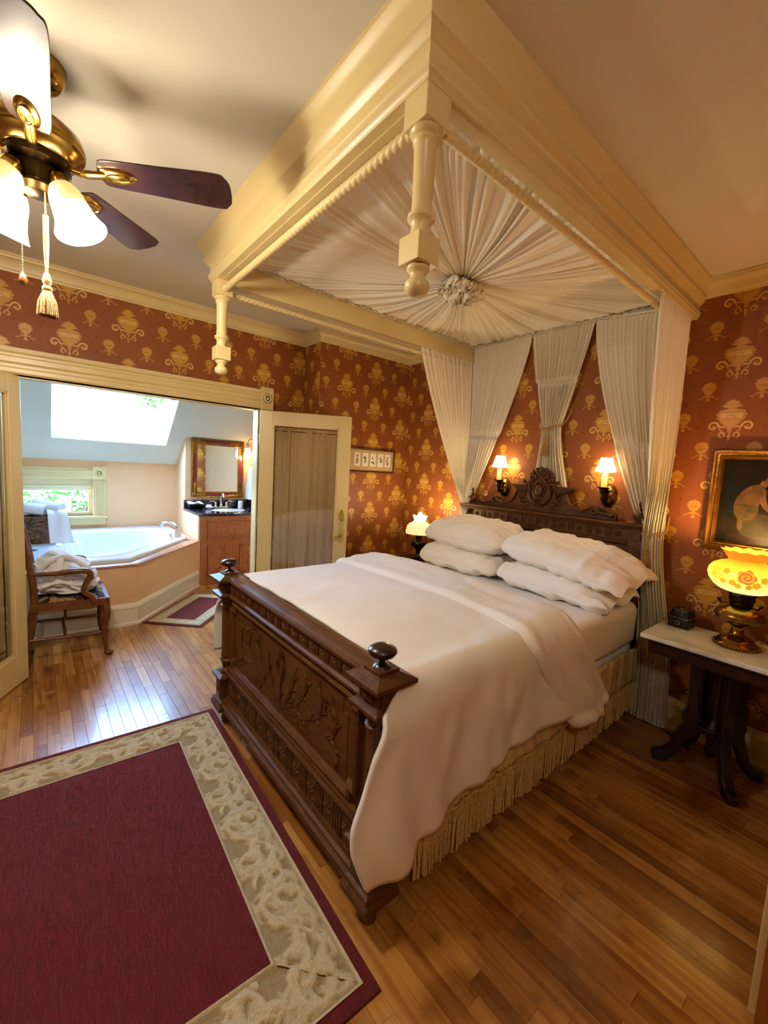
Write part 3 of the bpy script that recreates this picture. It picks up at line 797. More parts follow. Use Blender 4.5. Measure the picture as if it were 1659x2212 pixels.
for i in range(n):
    j = (i + 1) % n
    for k in range(K - 1): tb.f.append([i * K + k, j * K + k, j * K + k + 1, i * K + k + 1]); tb.m.append(0)
tub = tag(obj('bathtub', tb, PORC, smooth=40), 'white six-sided corner bathtub set in a peach surround', 'bathtub')
sp = MB(); bx, by = -5.50, 1.33
sp.tube(curve([(bx, by, 0.612), (bx, by, 0.68), (bx - 0.05, by - 0.02, 0.735), (bx - 0.16, by - 0.07, 0.755), (bx - 0.25, by - 0.11, 0.73), (bx - 0.29, by - 0.13, 0.675)], 24), [0.026] * 8 + [0.024] * 12 + [0.02] * 5, 14, flat=0.8)
obj('spout', sp, NICKEL, tub, smooth=60)
hn = MB(); hn.lathe([(.03, 0), (.03, .008), (.018, .02), (.014, .045), (.02, .05), (.02, .062), (0, .066)], (-5.30, 1.20, 0.612), 18); hn.tube([(-5.30, 1.20, 0.665), (-5.34, 1.16, 0.672)], [.008, .006], 8)
obj('handle', hn, CREAMGLASS, tub, smooth=40)
bt = MB(); bt.lathe([(.028, 0), (.028, .006), (.02, .01), (0, .011)], (-5.05, -0.02, 0.612), 18); obj('air_button', bt, GRANITE, tub, smooth=40)
# small standing card on the rim
cd = MB(); M = Matrix.Translation((-5.33, 1.29, 0.612)) @ Matrix.Rotation(math.radians(-65), 4, 'Z')
cd.add([M @ Vector(p) for p in ((-.035, -.02, 0), (.035, -.02, 0), (.035, 0, .09), (-.035, 0, .09), (-.035, .02, 0), (.035, .02, 0))], [(0, 1, 2, 3), (3, 2, 5, 4)])
tag(obj('card', cd, mat('card_white', '#e9e6dc', 0.7), solid=0.001), 'small white folded card beside the tub spout', 'card')

# ------------------------------------------------------------------ wicker basket with towels
bk = thing('wicker_basket', 'brown wicker basket of white towels on the tub deck', 'basket', (-5.52, 0.03, 0.612))
wv = MB(); cx, cy = -5.52, 0.03; NW = 13
for j in range(NW):
    t = j / (NW - 1); z = 0.622 + t * 0.255; ax_, ay_ = lerp(0.105, 0.135, t), lerp(0.125, 0.16, t); pts = []
    for k in range(61):
        a = 2 * PI * k / 60; d = 1 + 0.03 * math.cos(15 * a + (j % 2) * PI); pts.append((cx + ax_ * d * math.cos(a), cy + ay_ * d * math.sin(a), z))
    wv.tube(pts, 0.0125, 6, caps=False)
obj('weave', wv, WICKER, bk, smooth=60)
st = MB()
for k in range(20):
    a = 2 * PI * k / 20; st.tube([(cx + .1 * math.cos(a), cy + .12 * math.sin(a), .614), (cx + .132 * math.cos(a), cy + .157 * math.sin(a), .885)], .005, 5)
st.lathe([(0, 0), (.1, 0), (.1, .01), (0, .01)], (cx, cy, .613), 20)
obj('stake', st, WICKER, bk)
for s in (-1, 1):
    hd_ = MB(); hd_.tube(curve([(cx + 0.10, cy + s * 0.10 - 0.05, .86), (cx + 0.165, cy + s * 0.10 - 0.04, .835), (cx + 0.175, cy + s * 0.10, .82), (cx + 0.165, cy + s * 0.10 + 0.04, .835), (cx + .10, cy + s * 0.10 + .05, .86)], 14), .009, 7)
    if s < 0: obj('handle', hd_, EBONY, bk, smooth=60)
def roll(name, c, ax, r, ln, label, rz):
    m_ = MB(); pts = []
    for k in range(49):
        t = k / 48; a = t * 2 * PI * 2.6; rr_ = lerp(r * 0.25, r, t); pts.append((rr_ * math.cos(a), rr_ * math.sin(a)))
    for k in range(49):
        for e in (-1, 1): m_.v.append((e * ln / 2, pts[k][0], pts[k][1]))
    for k in range(48): m_.f.append([2 * k, 2 * k + 1, 2 * k + 3, 2 * k + 2]); m_.m.append(0)
    m_.xf(Matrix.Translation(c) @ Matrix.Rotation(rz, 4, 'Z') @ Matrix.Rotation(0.12, 4, 'Y'))
    return tag(obj(name, m_, TOWEL, smooth=60, solid=0.016), label, 'towel')
roll('rolled_towel', (-5.50, -0.04, 0.955), None, 0.062, 0.24, 'rolled white towel at the left in the wicker basket', 1.2)
roll('rolled_towel', (-5.53, 0.10, 0.965), None, 0.066, 0.26, 'rolled white towel at the right in the wicker basket', 1.0)
tw = MB()
def tow(u, v):
    # over the basket lip and down its right front
    w = lerp(-0.5, 0.5, u); prof = curve([(0, 0, .93), (.08, 0, .945), (.135, 0, .91), (.155, 0, .80), (.165, 0, .70), (.20, 0, .622)], 30); p_ = prof[int(round(v * 30))]
    d = 0.008 * math.sin(u * 9 + v * 3)
    return (cx + p_.x + d + 0.0 * v, cy + 0.115 + w * lerp(0.13, 0.2, v) + 0.06 * v, p_.z)
tw.grid(18, 31, tow)
tag(obj('hand_towel', tw, TOWEL, smooth=180, solid=0.012), 'white towel draped over the wicker basket rim', 'towel')

# ------------------------------------------------------------------ vanity
van = thing('vanity_cabinet', 'carved cherry vanity cabinet under the granite top', 'vanity', (-5.6, 1.96, 0))
y0, y1 = YV, YBR
q = MB(); q.box(XM + 0.005, XV, y0, y1 - 0.003, 0.0, 0.858); obj('body', q, VANWOOD, van, bevel=0.002)
def framed(nm, ya, yb, za, zb, orn):
    x = XV; p_ = MB(); e = 0.022
    p_.box(x, x + 0.006, ya, yb, za, zb)
    o = obj(nm, p_, VANWOOD, van)
    fr_ = MB()
    for (a, b_, c, d) in ((ya, yb, za, za + e), (ya, yb, zb - e, zb), (ya, ya + e, za + e, zb - e), (yb - e, yb, za + e, zb - e)): fr_.box(x + 0.004, x + 0.02, a, b_, c, d)
    obj('moulding', fr_, DARKWOOD if False else VANWOOD, o, bevel=0.005)
    m_ = MB(); yc, zc = (ya + yb) / 2, (za + zb) / 2
    def P(u, v): return (x + 0.009, yc + u, zc + v)
    ax_, ay_ = (0, 1, 0), (0, 0, 1)
    if orn == 'h':
        for s in (-1, 1):
            m_.tube(spiral(P(s * .07, .0), .005, .04, 0, s * 5.5, ax_, ay_), .0055, 6)
            m_.tube(curve([P(0, -.03), P(s * .06, -.045), P(s * .13, -.01), P(s * .17, .025), P(s * .21, .0)], 16), .0055, 6)
            m_.tube(spiral(P(s * .17, -.005), .004, .028, 0, -s * 5, ax_, ay_), .005, 6)
            m_.tube(curve([P(s * .2, 0), P(s * .25, .02), P(s * .28, .0)], 8), .005, 6)
            for k in range(5): m_.leaf(P(s * (.03 + k * .045), .012 * (-1) ** k), P(s * (.05 + k * .05), .04 * (-1) ** k), .016, (1, 0, 0), .006)
        m_.leaf(P(0, .0), P(0, -.06), .03, (1, 0, 0), .01); m_.leaf(P(0, .0), P(0, .05), .03, (1, 0, 0), .01)
    else:
        m_.tube(curve([P(0, -.1), P(.015, -.05), P(-.012, 0), P(.012, .06), P(0, .11)], 18), .006, 6)
        for k in range(7):
            s = (-1) ** k; zz = -.1 + k * .032; m_.leaf(P(0, zz), P(s * .028, zz + .03), .016, (1, 0, 0), .008)
        m_.tube(spiral(P(.0, -.1), .004, .018, 0, 5, ax_, ay_), .005, 6); m_.tube(spiral(P(.0, .1), .004, .018, 0, -5, ax_, ay_), .005, 6)
    obj('ornament', m_, VANCARVE, o, smooth=50)
framed('drawer_front', 1.615, 2.36, 0.58, 0.79, 'h')
framed('door', 1.62, 1.86, 0.13, 0.50, 'v')
framed('door', 2.01, 2.25, 0.13, 0.50, 'v')
ct = thing('countertop', 'dark granite countertop with backsplash and sink', 'countertop', (-5.6, 1.96, 0.86))
q = MB(); q.box(XM + 0.001, XV + 0.015, y0 - 0.02, y1 - 0.002, 0.862, 0.892); obj('slab', q, GRANITE, ct, bevel=0.004)
q = MB(); q.box(XM + 0.001, XM + 0.022, y0 - 0.018, y1 - 0.004, 0.892, 1.0); q.box(XM + 0.024, XV - 0.1, y1 - 0.022, y1 - 0.002, 0.892, 1.0); obj('backsplash', q, GRANITE, ct, bevel=0.003)
q = MB(); q.lathe([(0.19, 0.002), (0.185, 0.004), (0.175, 0.001), (0.15, 0.0008), (0, 0.0006)], (-5.6, 1.98, 0.8915), 32, Matrix.Diagonal((0.8, 1.15, 1)).to_4x4()); obj('sink', q, PORC, ct, smooth=60)
fc = thing('faucet', 'nickel three-piece faucet on the vanity top', 'faucet', (-5.88, 1.97, 0.892))
q = MB(); q.cbox((-5.88, 1.97, 0.902), (0.05, 0.19, 0.02)); q.lathe([(.022, 0), (.018, .03), (.012, .05)], (-5.88, 1.97, .91), 16); obj('base', q, NICKEL, fc, smooth=40, bevel=0.004)
q = MB(); q.tube(curve([(-5.88, 1.97, .93), (-5.885, 1.97, 1.04), (-5.86, 1.97, 1.085), (-5.81, 1.97, 1.09), (-5.775, 1.97, 1.05)], 20), .013, 12); obj('spout', q, NICKEL, fc, smooth=60)
for s in (-1, 1):
    q = MB(); yy = 1.97 + s * .072; q.lathe([(.022, 0), (.02, .012), (.012, .03), (.014, .05), (.01, .06), (0, .064)], (-5.88, yy, .91), 14); q.tube(curve([(-5.88, yy, .965), (-5.88, yy + s * .03, .985), (-5.88, yy + s * .075, .982)], 8), [.007] * 5 + [.009] * 4, 8); obj('handle', q, NICKEL, fc, smooth=60)
# things on the counter
bkt = thing('amenity_basket', 'small dark basket holding white tissues by the mirror', 'basket', (-5.86, 1.63, 0.892))
q = MB(); q.frustum((-5.86, 1.63), (.045, .075), (.06, .095), .8925, .955); obj('body', q, BLACK, bkt, bevel=0.01)
q = MB(); q.grid(14, 10, lambda u, v: (-5.86 + lerp(-.05, .05, u), 1.63 + lerp(-.09, .09, v), .962 + .012 * math.sin(u * 7) + .01 * math.sin(v * 9 + u * 3))); obj('tissue', q, TOWEL, bkt, smooth=180, solid=0.01)
q = MB(); q.lathe([(0, 0), (.03, 0), (.035, .006), (.055, .022), (.052, .024), (.032, .01), (0, .008)], (-5.83, 1.80, .892), 20, Matrix.Diagonal((.8, 1.1, 1)).to_4x4()); tag(obj('soap_dish', q, PORC, smooth=50), 'white soap dish left of the faucet', 'soap dish')
q = MB(); q.cbox((-5.83, 1.795, .925), (.035, .06, .04)); tag(obj('soap_bar', q, SHEET, bevel=0.006), 'wrapped white soap standing in the dish', 'soap')
q = MB(); q.lathe([(.036, 0), (.032, .1), (.029, .1), (.03, .01), (0, .008)], (-5.86, 2.235, .8925), 20); tag(obj('tumbler', q, SHEET, smooth=40), 'white tumbler right of the faucet', 'cup')

# mirror
mr = thing('wall_mirror', 'gilt and red framed mirror over the vanity', 'mirror', (XM, 1.95, 1.43))
ya, yb, za, zb = 1.60, 2.30, 1.035, 1.815; e = 0.075; x = XM + 0.002
q = MB(); q.box(x, x + 0.012, ya + e, yb - e, za + e, zb - e); obj('glass', q, MIRROR, mr)
q = MB()
prof = [(-0.0, 0), (0.0, 0.028), (0.018, 0.034), (0.03, 0.022), (0.055, 0.022), (0.062, 0.03), (0.075, 0.026), (0.08, 0.01)]
def frame_sweep(mb, ya, yb, za, zb, prof, F, m=0):
    cs = [(ya, za, 1, 1), (yb, za, -1, 1), (yb, zb, -1, -1), (ya, zb, 1, -1)]; k = len(prof); vs = []
    for (a, c, sa, sc) in cs:
        for o_, h in prof: vs.append(F(a + sa * o_, c + sc * o_, h))
    fs = []
    for i in range(4):
        j = (i + 1) % 4
        for a in range(k - 1): fs.append((i * k + a, i * k + a + 1, j * k + a + 1, j * k + a))
    mb.add(vs, fs, m)
frame_sweep(q, ya, yb, za, zb, prof, lambda a, c, h: (x + h, a, c)); obj('frame', q, GOLDFRAME, mr, smooth=40)
for (a, b_, c, d) in ((ya + .19, yb - .19, za + .026, za + .06), (ya + .19, yb - .19, zb - .06, zb - .026), (ya + .026, ya + .06, za + .2, zb - .2), (yb - .06, yb - .026, za + .2, zb - .2)):
    q = MB(); q.box(x + .018, x + .032, a, b_, c, d); obj('red_panel', q, REDFRAME, mr, bevel=0.005)
for (a, c, sa, sc) in ((ya, za, 1, 1), (yb, za, -1, 1), (yb, zb, -1, -1), (ya, zb, 1, -1)):
    q = MB(); P = lambda u, v: (x + .034, a + sa * u, c + sc * v)
    q.tube(spiral(P(.035, .035), .006, .026, 0, 5, (0, 1, 0), (0, 0, 1)), .007, 6)
    for k in range(4): q.leaf(P(.03 + k * .04, .03), P(.075 + k * .04, .045), .022, (1, 0, 0), .01); q.leaf(P(.03, .03 + k * .04), P(.045, .075 + k * .04), .022, (1, 0, 0), .01)
    obj('corner_ornament', q, GOLDFRAME, mr, smooth=50)
# bath sconce
GLOWBATH = mat('bath_shade_glow', '#fff2d8', 0.4, emit='#ffd9a0', estr=6.0)
bs = thing('wall_sconce', 'small frosted glass sconce beside the bath mirror', 'sconce', (-5.80, YBR, 1.8))
q = MB(); q.lathe([(0, .014), (.03, .012), (.045, 0)], (-5.80, YBR - .0, 1.84), 18, Matrix.Rotation(PI / 2, 4, 'X')); obj('backplate', q, BRASS_DK, bs, smooth=40)
q = MB(); q.tube(curve([(-5.80, YBR - .012, 1.84), (-5.80, YBR - .06, 1.86), (-5.80, YBR - .115, 1.84), (-5.80, YBR - .125, 1.79)], 14), .007, 8); q.lathe([(.012, .03), (.022, .02), (.026, -.02), (.02, -.03)], (-5.80, YBR - .125, 1.76), 14); obj('arm', q, NICKEL, bs, smooth=50)
q = MB(); q.lathe([(.028, 0), (.032, -.03), (.046, -.06), (.05, -.1), (.056, -.125)], (-5.80, YBR - .125, 1.735), 20); obj('glass_shade', q, GLOWBATH, bs, smooth=60); lamp("bulb", (-5.80, YBR - .125, 1.60), 3, (1, .8, .55), .03, bs)
# hanging towel on a ring
q = MB(); q.tube([( -5.80 + .07 * math.cos(a), YBR - .05, 1.44 + .07 * math.sin(a)) for a in [2 * PI * k / 24 for k in range(25)]], .005, 8); q.lathe([(.025, 0), (.025, .01), (.01, .02), (.01, .05)], (-5.80, YBR - .001, 1.5), 14, Matrix.Rotation(PI / 2, 4, 'X'))
tag(obj('towel_ring', q, NICKEL, smooth=50), 'nickel towel ring on the bath end wall', 'towel ring')
q = MB()
def ht(u, v):
    w = lerp(.06, .15, min(1, v * 1.6)); a = u * 2 * PI
    rx, ry = w, .045 + .012 * math.cos(5 * a) * v
    return (-5.80 + rx * math.cos(a), YBR - .06 + ry * math.sin(a) * (.6 if math.sin(a) > 0 else 1.0), lerp(1.455, 1.02, v) + (.02 if v < .03 else 0) * (1 - abs(math.cos(a))))
q.grid(48, 16, ht, wrapu=True); q.f.append([k * 16 for k in range(48)]); q.m.append(0)
tag(obj('hand_towel', q, TOWEL, smooth=70), 'white towel hanging from the ring beside the mirror', 'towel')

# ------------------------------------------------------------------ carved-pile rugs
def vine_tile(per, wid, nx, ny, seed):
    """height tile of a scrolling acanthus vine"""
    rn = random.Random(seed); H = np.zeros((nx, ny)); xs = (np.arange(nx) / nx * per)[:, None]; ys = (np.arange(ny) / (ny - 1) * wid)[None, :]
    def dot(px, py, r, h):
        for sh in (-per, 0, per):
            d2 = ((xs - px - sh) ** 2 + (ys - py) ** 2) / (r * r)
            np.maximum(H, h * np.clip(1 - d2, 0, 1) ** 0.5, out=H)
    def stroke(pts, r0, r1):
        n_ = len(pts)
        for i, p_ in enumerate(pts): dot(p_[0], p_[1], lerp(r0, r1, i / max(1, n_ - 1)), 1.0)
    mid = wid / 2
    for half in (0, 1):
        s = 1 if half == 0 else -1; ox = half * per / 2
        stroke([(ox + t * per / 2, mid + s * wid * .3 * math.sin(PI * t) * -1) for t in np.linspace(0, 1, 40)], .008, .008)
        c = (ox + per * .25, mid + s * wid * .10)
        stroke([(c[0] + (.075 - .055 * t) * math.cos(s * (-1.6 + 7.5 * t)) * wid / .2, c[1] + (.075 - .055 * t) * math.sin(s * (-1.6 + 7.5 * t)) * wid / .2) for t in np.linspace(0, 1, 60)], .010, .012)
        for k in range(30):
            a = rn.uniform(0, 6.28); bx_, by_ = ox + rn.uniform(.05, .45) * per, mid + rn.choice((-1, 1)) * rn.uniform(.05, .44) * wid
            L_ = rn.uniform(.04, .06) if k % 3 else rn.uniform(.07, .11); cv = rn.uniform(-1, 1); lv = rn.uniform(.6, 1.0)
            pts = [(bx_ + L_ * t * math.cos(a + cv * t), by_ + L_ * t * math.sin(a + cv * t)) for t in np.linspace(0, 1, 14)]
            n_ = 14
            for i, p_ in enumerate(pts): dot(p_[0], min(max(p_[1], .012), wid - .012), .004 + (.008 if k % 3 else .015) * math.sin(PI * (i + .5) / n_), lv)
    return H
def carved_rug(name, centre, rot, lx, ly, edge, band, label, step, seed, mats, per):
    """lx, ly: half sizes; local frame centred, burgundy edge, cream vine band, burgundy field"""
    th = 0.011
    root = thing(name, label, 'rug', (centre[0], centre[1], 0.0))
    Mx = Matrix.Translation((centre[0], centre[1], 0.0006)) @ Matrix.Rotation(rot, 4, 'Z')
    def ring(mb, ax_, ay_, bx_, by_, z0, z1):
        o_ = [(-ax_, -ay_), (ax_, -ay_), (ax_, ay_), (-ax_, ay_)]; i_ = [(-bx_, -by_), (bx_, -by_), (bx_, by_), (-bx_, by_)]
        vs = [(p_[0], p_[1], 0) for p_ in o_] + [(p_[0] * .998, p_[1] * .998, z0) for p_ in o_] + [(p_[0] + (-.012 if p_[0] > 0 else .012), p_[1] + (-.012 if p_[1] > 0 else .012), z1) for p_ in o_] + [(p_[0], p_[1], z1) for p_ in i_]
        fs = []
        for r_ in range(3):
            for k in range(4): fs.append((r_ * 4 + k, r_ * 4 + (k + 1) % 4, (r_ + 1) * 4 + (k + 1) % 4, (r_ + 1) * 4 + k))
        mb.add(vs, fs)
    q = MB(); ring(q, lx, ly, lx - edge - .003, ly - edge - .003, th * .7, th); q.xf(Mx); obj('burgundy_edge', q, mats[0], root, smooth=50)
    fx, fy = lx - edge - band, ly - edge - band
    q = MB(); q.box(-fx - .003, fx + .003, -fy - .003, fy + .003, 0, th + .0005); q.xf(Mx); obj('field', q, mats[0], root)
    wid = band; nx = int(per / step); ny = max(6, int(wid / step)); T_ = vine_tile(per, wid, nx, ny, seed)
    def side(L, orient):
        """strip along its side from -L to L, mitred at the ends"""
        mb = MB(); att = []; n_ = max(2, int(round(2 * L / (per / nx))))
        for i in range(n_ + 1):
            for j in range(ny):
                d = j / (ny - 1) * wid; l = L - (wid - d)          # d=wid outer
                s_ = -l + 2 * l * i / n_
                col_ = T_[int(((s_ + L) % per) / per * nx) % nx, j]
                rim_ = min(j, ny - 1 - j); h = col_ if rim_ > 2 else (0.9 if rim_ < 2 else 0.2)
                x_, y_ = s_, (L * 0 + orient[1] - wid + d)
                z_ = th * .55 + h * .0085
                px_, py_ = (x_, y_)
                c_, s2 = orient[0]
                mb.v.append((px_ * c_ - py_ * s2, px_ * s2 + py_ * c_, z_)); att.append(h)
        for i in range(n_):
            for j in range(ny - 1): mb.f.append([i * ny + j, (i + 1) * ny + j, (i + 1) * ny + j + 1, i * ny + j + 1]); mb.m.append(0)
        mb.attr = att; return mb
    ox, oy = lx - edge, ly - edge
    for L, orient in ((ox, ((1, 0), oy)), (ox, ((-1, 0), oy)), (oy, ((0, 1), ox)), (oy, ((0, -1), ox))):
        mb = side(L, orient); mb.xf(Mx); obj('cream_border', mb, mats[1], root, smooth=180)
    return root
ang = math.atan2(0.769 - 0.831, 1.745)
ux = Vector((math.cos(ang), math.sin(ang))); uy = Vector((-ux.y, ux.x))
corner = Vector((-2.555, 0.828)); LXr, LYr = 0.875, 1.22
cc = corner + ux * LXr - uy * LYr
carved_rug('area_rug', (cc.x, cc.y), ang, LXr, LYr, 0.04, 0.205, 'large burgundy rug with carved cream border beside the bed', 0.0055, 5, (BURG, CREAMPILE), 0.40)
ang2 = math.atan2(0.77, -0.85)
u2 = Vector((math.cos(ang2), math.sin(ang2))); v2 = Vector((-u2.y, u2.x))
c2 = Vector((-4.29, 0.725)) + u2 * 0.50 - v2 * 0.285
carved_rug('bath_rug', (c2.x, c2.y), ang2, 0.48, 0.28, 0.03, 0.11, 'small burgundy and cream rug along the tub plinth', 0.008, 8, (BURG, CREAMPILE), 0.26)
# ------------------------------------------------------------------ carved bed: footboard, headboard, rails
bed = thing('bed', 'carved walnut bed with tall headboard and low footboard', 'bed', (-1.71, 1.95, 0))
FX0, FX1, FY = -2.40, -1.00, 0.86
def xrun(name, prof, x0, x1, mt=DARKWOOD, parent=bed, sm=35):
    """profile [(y, z)] run along x"""
    m_ = MB(); k = len(prof)
    vs = [(x0, y, z) for y, z in prof] + [(x1, y, z) for y, z in prof]
    m_.add(vs, [list(range(k)), [k + i for i in range(k)][::-1]] + [((i + 1) % k, i, k + i, k + (i + 1) % k) for i in range(k)])
    return obj(name, m_, mt, parent, smooth=sm)
xa, xb = FX0 + 0.045, FX1 - 0.045
foot = MB(); foot.box(xa, xb, 0.856, 0.892, 0.14, 0.87); foot.box(xa, xb, .842, .858, .186, .302); foot.box(xa, xb, .842, .858, .803, .858)
footboard = obj('footboard', foot, DARKWOOD, bed)
xrun('top_rail', [(.836, .860), (.828, .868), (.826, .880), (.833, .892), (.85, .898), (.90, .898), (.918, .892), (.922, .88), (.916, .866), (.90, .86), (.84, .856)], xa - .01, xb + .01)
xrun('moulding', [(.857, .772), (.838, .772), (.832, .780), (.832, .790), (.842, .797), (.848, .803), (.857, .803)], xa, xb, parent=footboard)
xrun('moulding', [(.857, .302), (.838, .302), (.831, .312), (.831, .326), (.838, .334), (.838, .348), (.846, .358), (.857, .358)], xa, xb, parent=footboard)
xrun('base_rail', [(.90, .105), (.808, .105), (.804, .115), (.804, .14), (.816, .15), (.816, .162), (.828, .17), (.834, .186), (.857, .186), (.90, .186)], xa, xb)
# raised panel frame with notched corners
def panel_frame(x0, x1, z0, z1, n_, d, h):
    out = [(x0 + n_, z0), (x1 - n_, z0), (x1 - n_, z0 + n_), (x1, z0 + n_), (x1, z1 - n_), (x1 - n_, z1 - n_), (x1 - n_, z1), (x0 + n_, z1), (x0 + n_, z1 - n_), (x0, z1 - n_), (x0, z0 + n_), (x0 + n_, z0 + n_)]
    m_ = MB(); m_.mould(out, [(0, 0), (0, h), (d * .35, h * 1.25), (d * .7, h * .8), (d, h * .3), (d, 0)], closed=True, left=True)
    m_.v = [(x, .857 - q, z) for x, z, q in m_.v]
    return m_
obj('panel_frame', panel_frame(xa + .035, xb - .035, .368, .762, .035, .03, .02), DARKWOOD, footboard, smooth=35)
pn = MB(); poly = [(xa + .115, .418), (xb - .115, .418), (xb - .115, .66), (xb - .15, .66), (xb - .15, .715), (xa + .15, .715), (xa + .15, .66), (xa + .115, .66)]
pn.prism(poly, lambda u, v, d: (u, .857 - d, v), 0, 0.004)
panel = obj('carved_panel', pn, DARKWOOD, footboard, bevel=0.002)
# incised and raised vine spray
cv = MB(); yf = .857 - .005; rn = random.Random(12); NRM = (0, -1, 0)
def P3(u, v): return (u, yf, v)
xm = (xa + xb) / 2
def spray(pts, leaves, r=.0042):
    c = curve([P3(*p_) for p_ in pts], 26); cv.tube(c, [r] * 18 + [r * lerp(1, .35, k / 9) for k in range(9)], 6)
    for k in range(leaves):
        i = 5 + int(k * 20 / max(1, leaves)); a = c[i]; d = (c[min(i + 1, 26)] - c[i - 1]).normalized(); s = (-1) ** k
        nrm = Vector((-d.z, 0, d.x)) * s; t = a + d * .034 + nrm * .026
        cv.leaf(a, t, .019, NRM, .007)
for s in (-1, 1):
    spray([(xm + s * .02, .43), (xm + s * .08, .50), (xm + s * .12, .58), (xm + s * .15, .68)], 6)
    spray([(xm + s * .03, .44), (xm + s * .13, .50), (xm + s * .21, .57), (xm + s * .25, .65), (xm + s * .23, .69)], 7)
    spray([(xm + s * .05, .435), (xm + s * .20, .475), (xm + s * .33, .54), (xm + s * .38, .60), (xm + s * .44, .61)], 8)
    spray([(xm + s * .30, .52), (xm + s * .40, .50), (xm + s * .46, .54), (xm + s * .47, .61), (xm + s * .42, .66), (xm + s * .38, .64)], 7)
    spray([(xm + s * .36, .57), (xm + s * .36, .64), (xm + s * .32, .70)], 4)
    spray([(xm + s * .44, .50), (xm + s * .49, .46), (xm + s * .46, .435)], 3)
    spray([(xm + s * .16, .52), (xm + s * .19, .46), (xm + s * .26, .44)], 4)
    cv.tube(spiral(P3(xm + s * .42, .645), .006, .024, 0, s * 5.2, (1, 0, 0), (0, 0, 1)), .003, 6)
    cv.tube(spiral(P3(xm + s * .235, .675), .005, .02, 0, s * 5.2, (1, 0, 0), (0, 0, 1)), .003, 6)
spray([(xm, .43), (xm + .005, .5), (xm, .58)], 4)
for k in range(3):
    cv.tube([P3(xm + (.016 + .012 * k) * math.cos(a), .615 + (.02 + .015 * k) * math.sin(a)) for a in [2 * PI * j / 20 for j in range(21)]], .003, 6)
for k in range(7):
    a = PI * (.12 + .76 * k / 6); cv.leaf(P3(xm + .02 * math.cos(a), .645 + .01 * math.sin(a)), P3(xm + .05 * math.cos(a), .655 + .055 * math.sin(a)), .016, NRM, .006)
obj('carving', cv, CARVE, panel, smooth=50)
# friezes
rs = MB(); rs.ball((0, 0, 0), (.2, .35, .2), 8, 5)
for k in range(8):
    a = 2 * PI * k / 8; rs.leaf((.1 * math.cos(a), 0, .1 * math.sin(a)), (math.cos(a), -.1, math.sin(a)), .55, (0, -1, 0), .35)
ROS = mesh('rosette', rs, DARKWOOD, 50)
def frieze(parent, x0, x1, z0, z1, yface, n_, rad, nbar=3, bw=.006):
    fl_ = MB(); pitch = (x1 - x0) / n_
    for k in range(nbar):
        xx = (k - (nbar - 1) / 2) * bw * 2.1; fl_.box(xx - bw / 2, xx + bw / 2, yface - .007, yface + .001, z0 + .008, z1 - .008)
    fm = mesh('fluting', fl_, DARKWOOD)
    for i in range(n_):
        xc = x0 + pitch * (i + .5)
        o = bpy.data.objects.new('rosette', ROS); link(o, parent); o.location = (xc, yface - .001, (z0 + z1) / 2); o.scale = (rad, rad * .6, rad)
        if i < n_ - 1:
            o = bpy.data.objects.new('fluting', fm); link(o, parent); o.location = (xc + pitch / 2, 0, 0)
frieze(footboard, xa + .01, xb - .01, .803, .858, .842, 16, .019, 3, .0055)
frieze(footboard, xa + .01, xb - .01, .186, .302, .842, 10, .036, 4, .0075)
# posts
def foot_post(x):
    c = (x, FY); p_ = MB()
    p_.sqstack(c, [(.055, .095), (.074, .10), (.074, .125), (.066, .135), (.062, .15), (.05, .158), (.05, .275), (.06, .282), (.07, .288), (.07, .302), (.052, .312)])
    o = obj('foot_post', p_, DARKWOOD_V, bed, bevel=0.002)
    q = MB(); q.lathe([(.036, .312), (.044, .318), (.044, .33), (.03, .34), (.036, .365), (.044, .385), (.034, .40), (.04, .41), (.04, .42), (.036, .43), (.038, .70), (.046, .706), (.046, .716), (.038, .722), (.04, .765), (.046, .775)], (x, FY, 0), 24); obj('column', q, DARKWOOD_V, o, smooth=35)
    q = MB(); q.sqstack(c, [(.058, .774), (.076, .78), (.076, .792), (.062, .798), (.05, .802), (.05, .855), (.068, .862), (.086, .868), (.086, .882), (.06, .892), (.042, .90), (.042, .912)]); obj('cap', q, DARKWOOD_V, o, bevel=0.002)
    for za_, zb_ in ((.81, .848), (.175, .265)):
        for dx in (0, 1, -1):
            q = MB()
            if dx == 0: q.box(x - .027, x + .027, FY - .058, FY - .048, za_, zb_)
            else: q.box(x + dx * .058, x + dx * .048, FY - .03, FY + .03, za_, zb_)
            obj('post_tablet', q, DARKWOOD_V, o, bevel=0.003)
    for z, r in ((.829, .016), (.22, .02)):
        k = bpy.data.objects.new('rosette', ROS); link(k, o); k.location = (x, FY - .0585, z); k.scale = (r, r * .6, r)
    q = MB(); q.lathe([(.03, .912), (.026, .918), (.011, .926), (.011, .938), (.02, .943), (.04, .95), (.049, .962), (.046, .972), (.032, .981), (.012, .986), (0, .986)], (x, FY, 0), 28); obj('knob', q, EBONY, o, smooth=60)
    q = MB(); q.lathe([(.03, .001), (.028, .006), (.034, .03), (.026, .055), (.04, .065), (.046, .08), (.044, .097)], (x, FY, 0), 20); obj('foot', q, DARKWOOD_V, o, smooth=50)
foot_post(FX0); foot_post(FX1)
for x in (-2.44, -.99):
    q = MB(); q.box(x - .014, x + .014, .905, 2.97, .30, .44); obj('side_rail', q, DARKWOOD, bed, bevel=0.003)

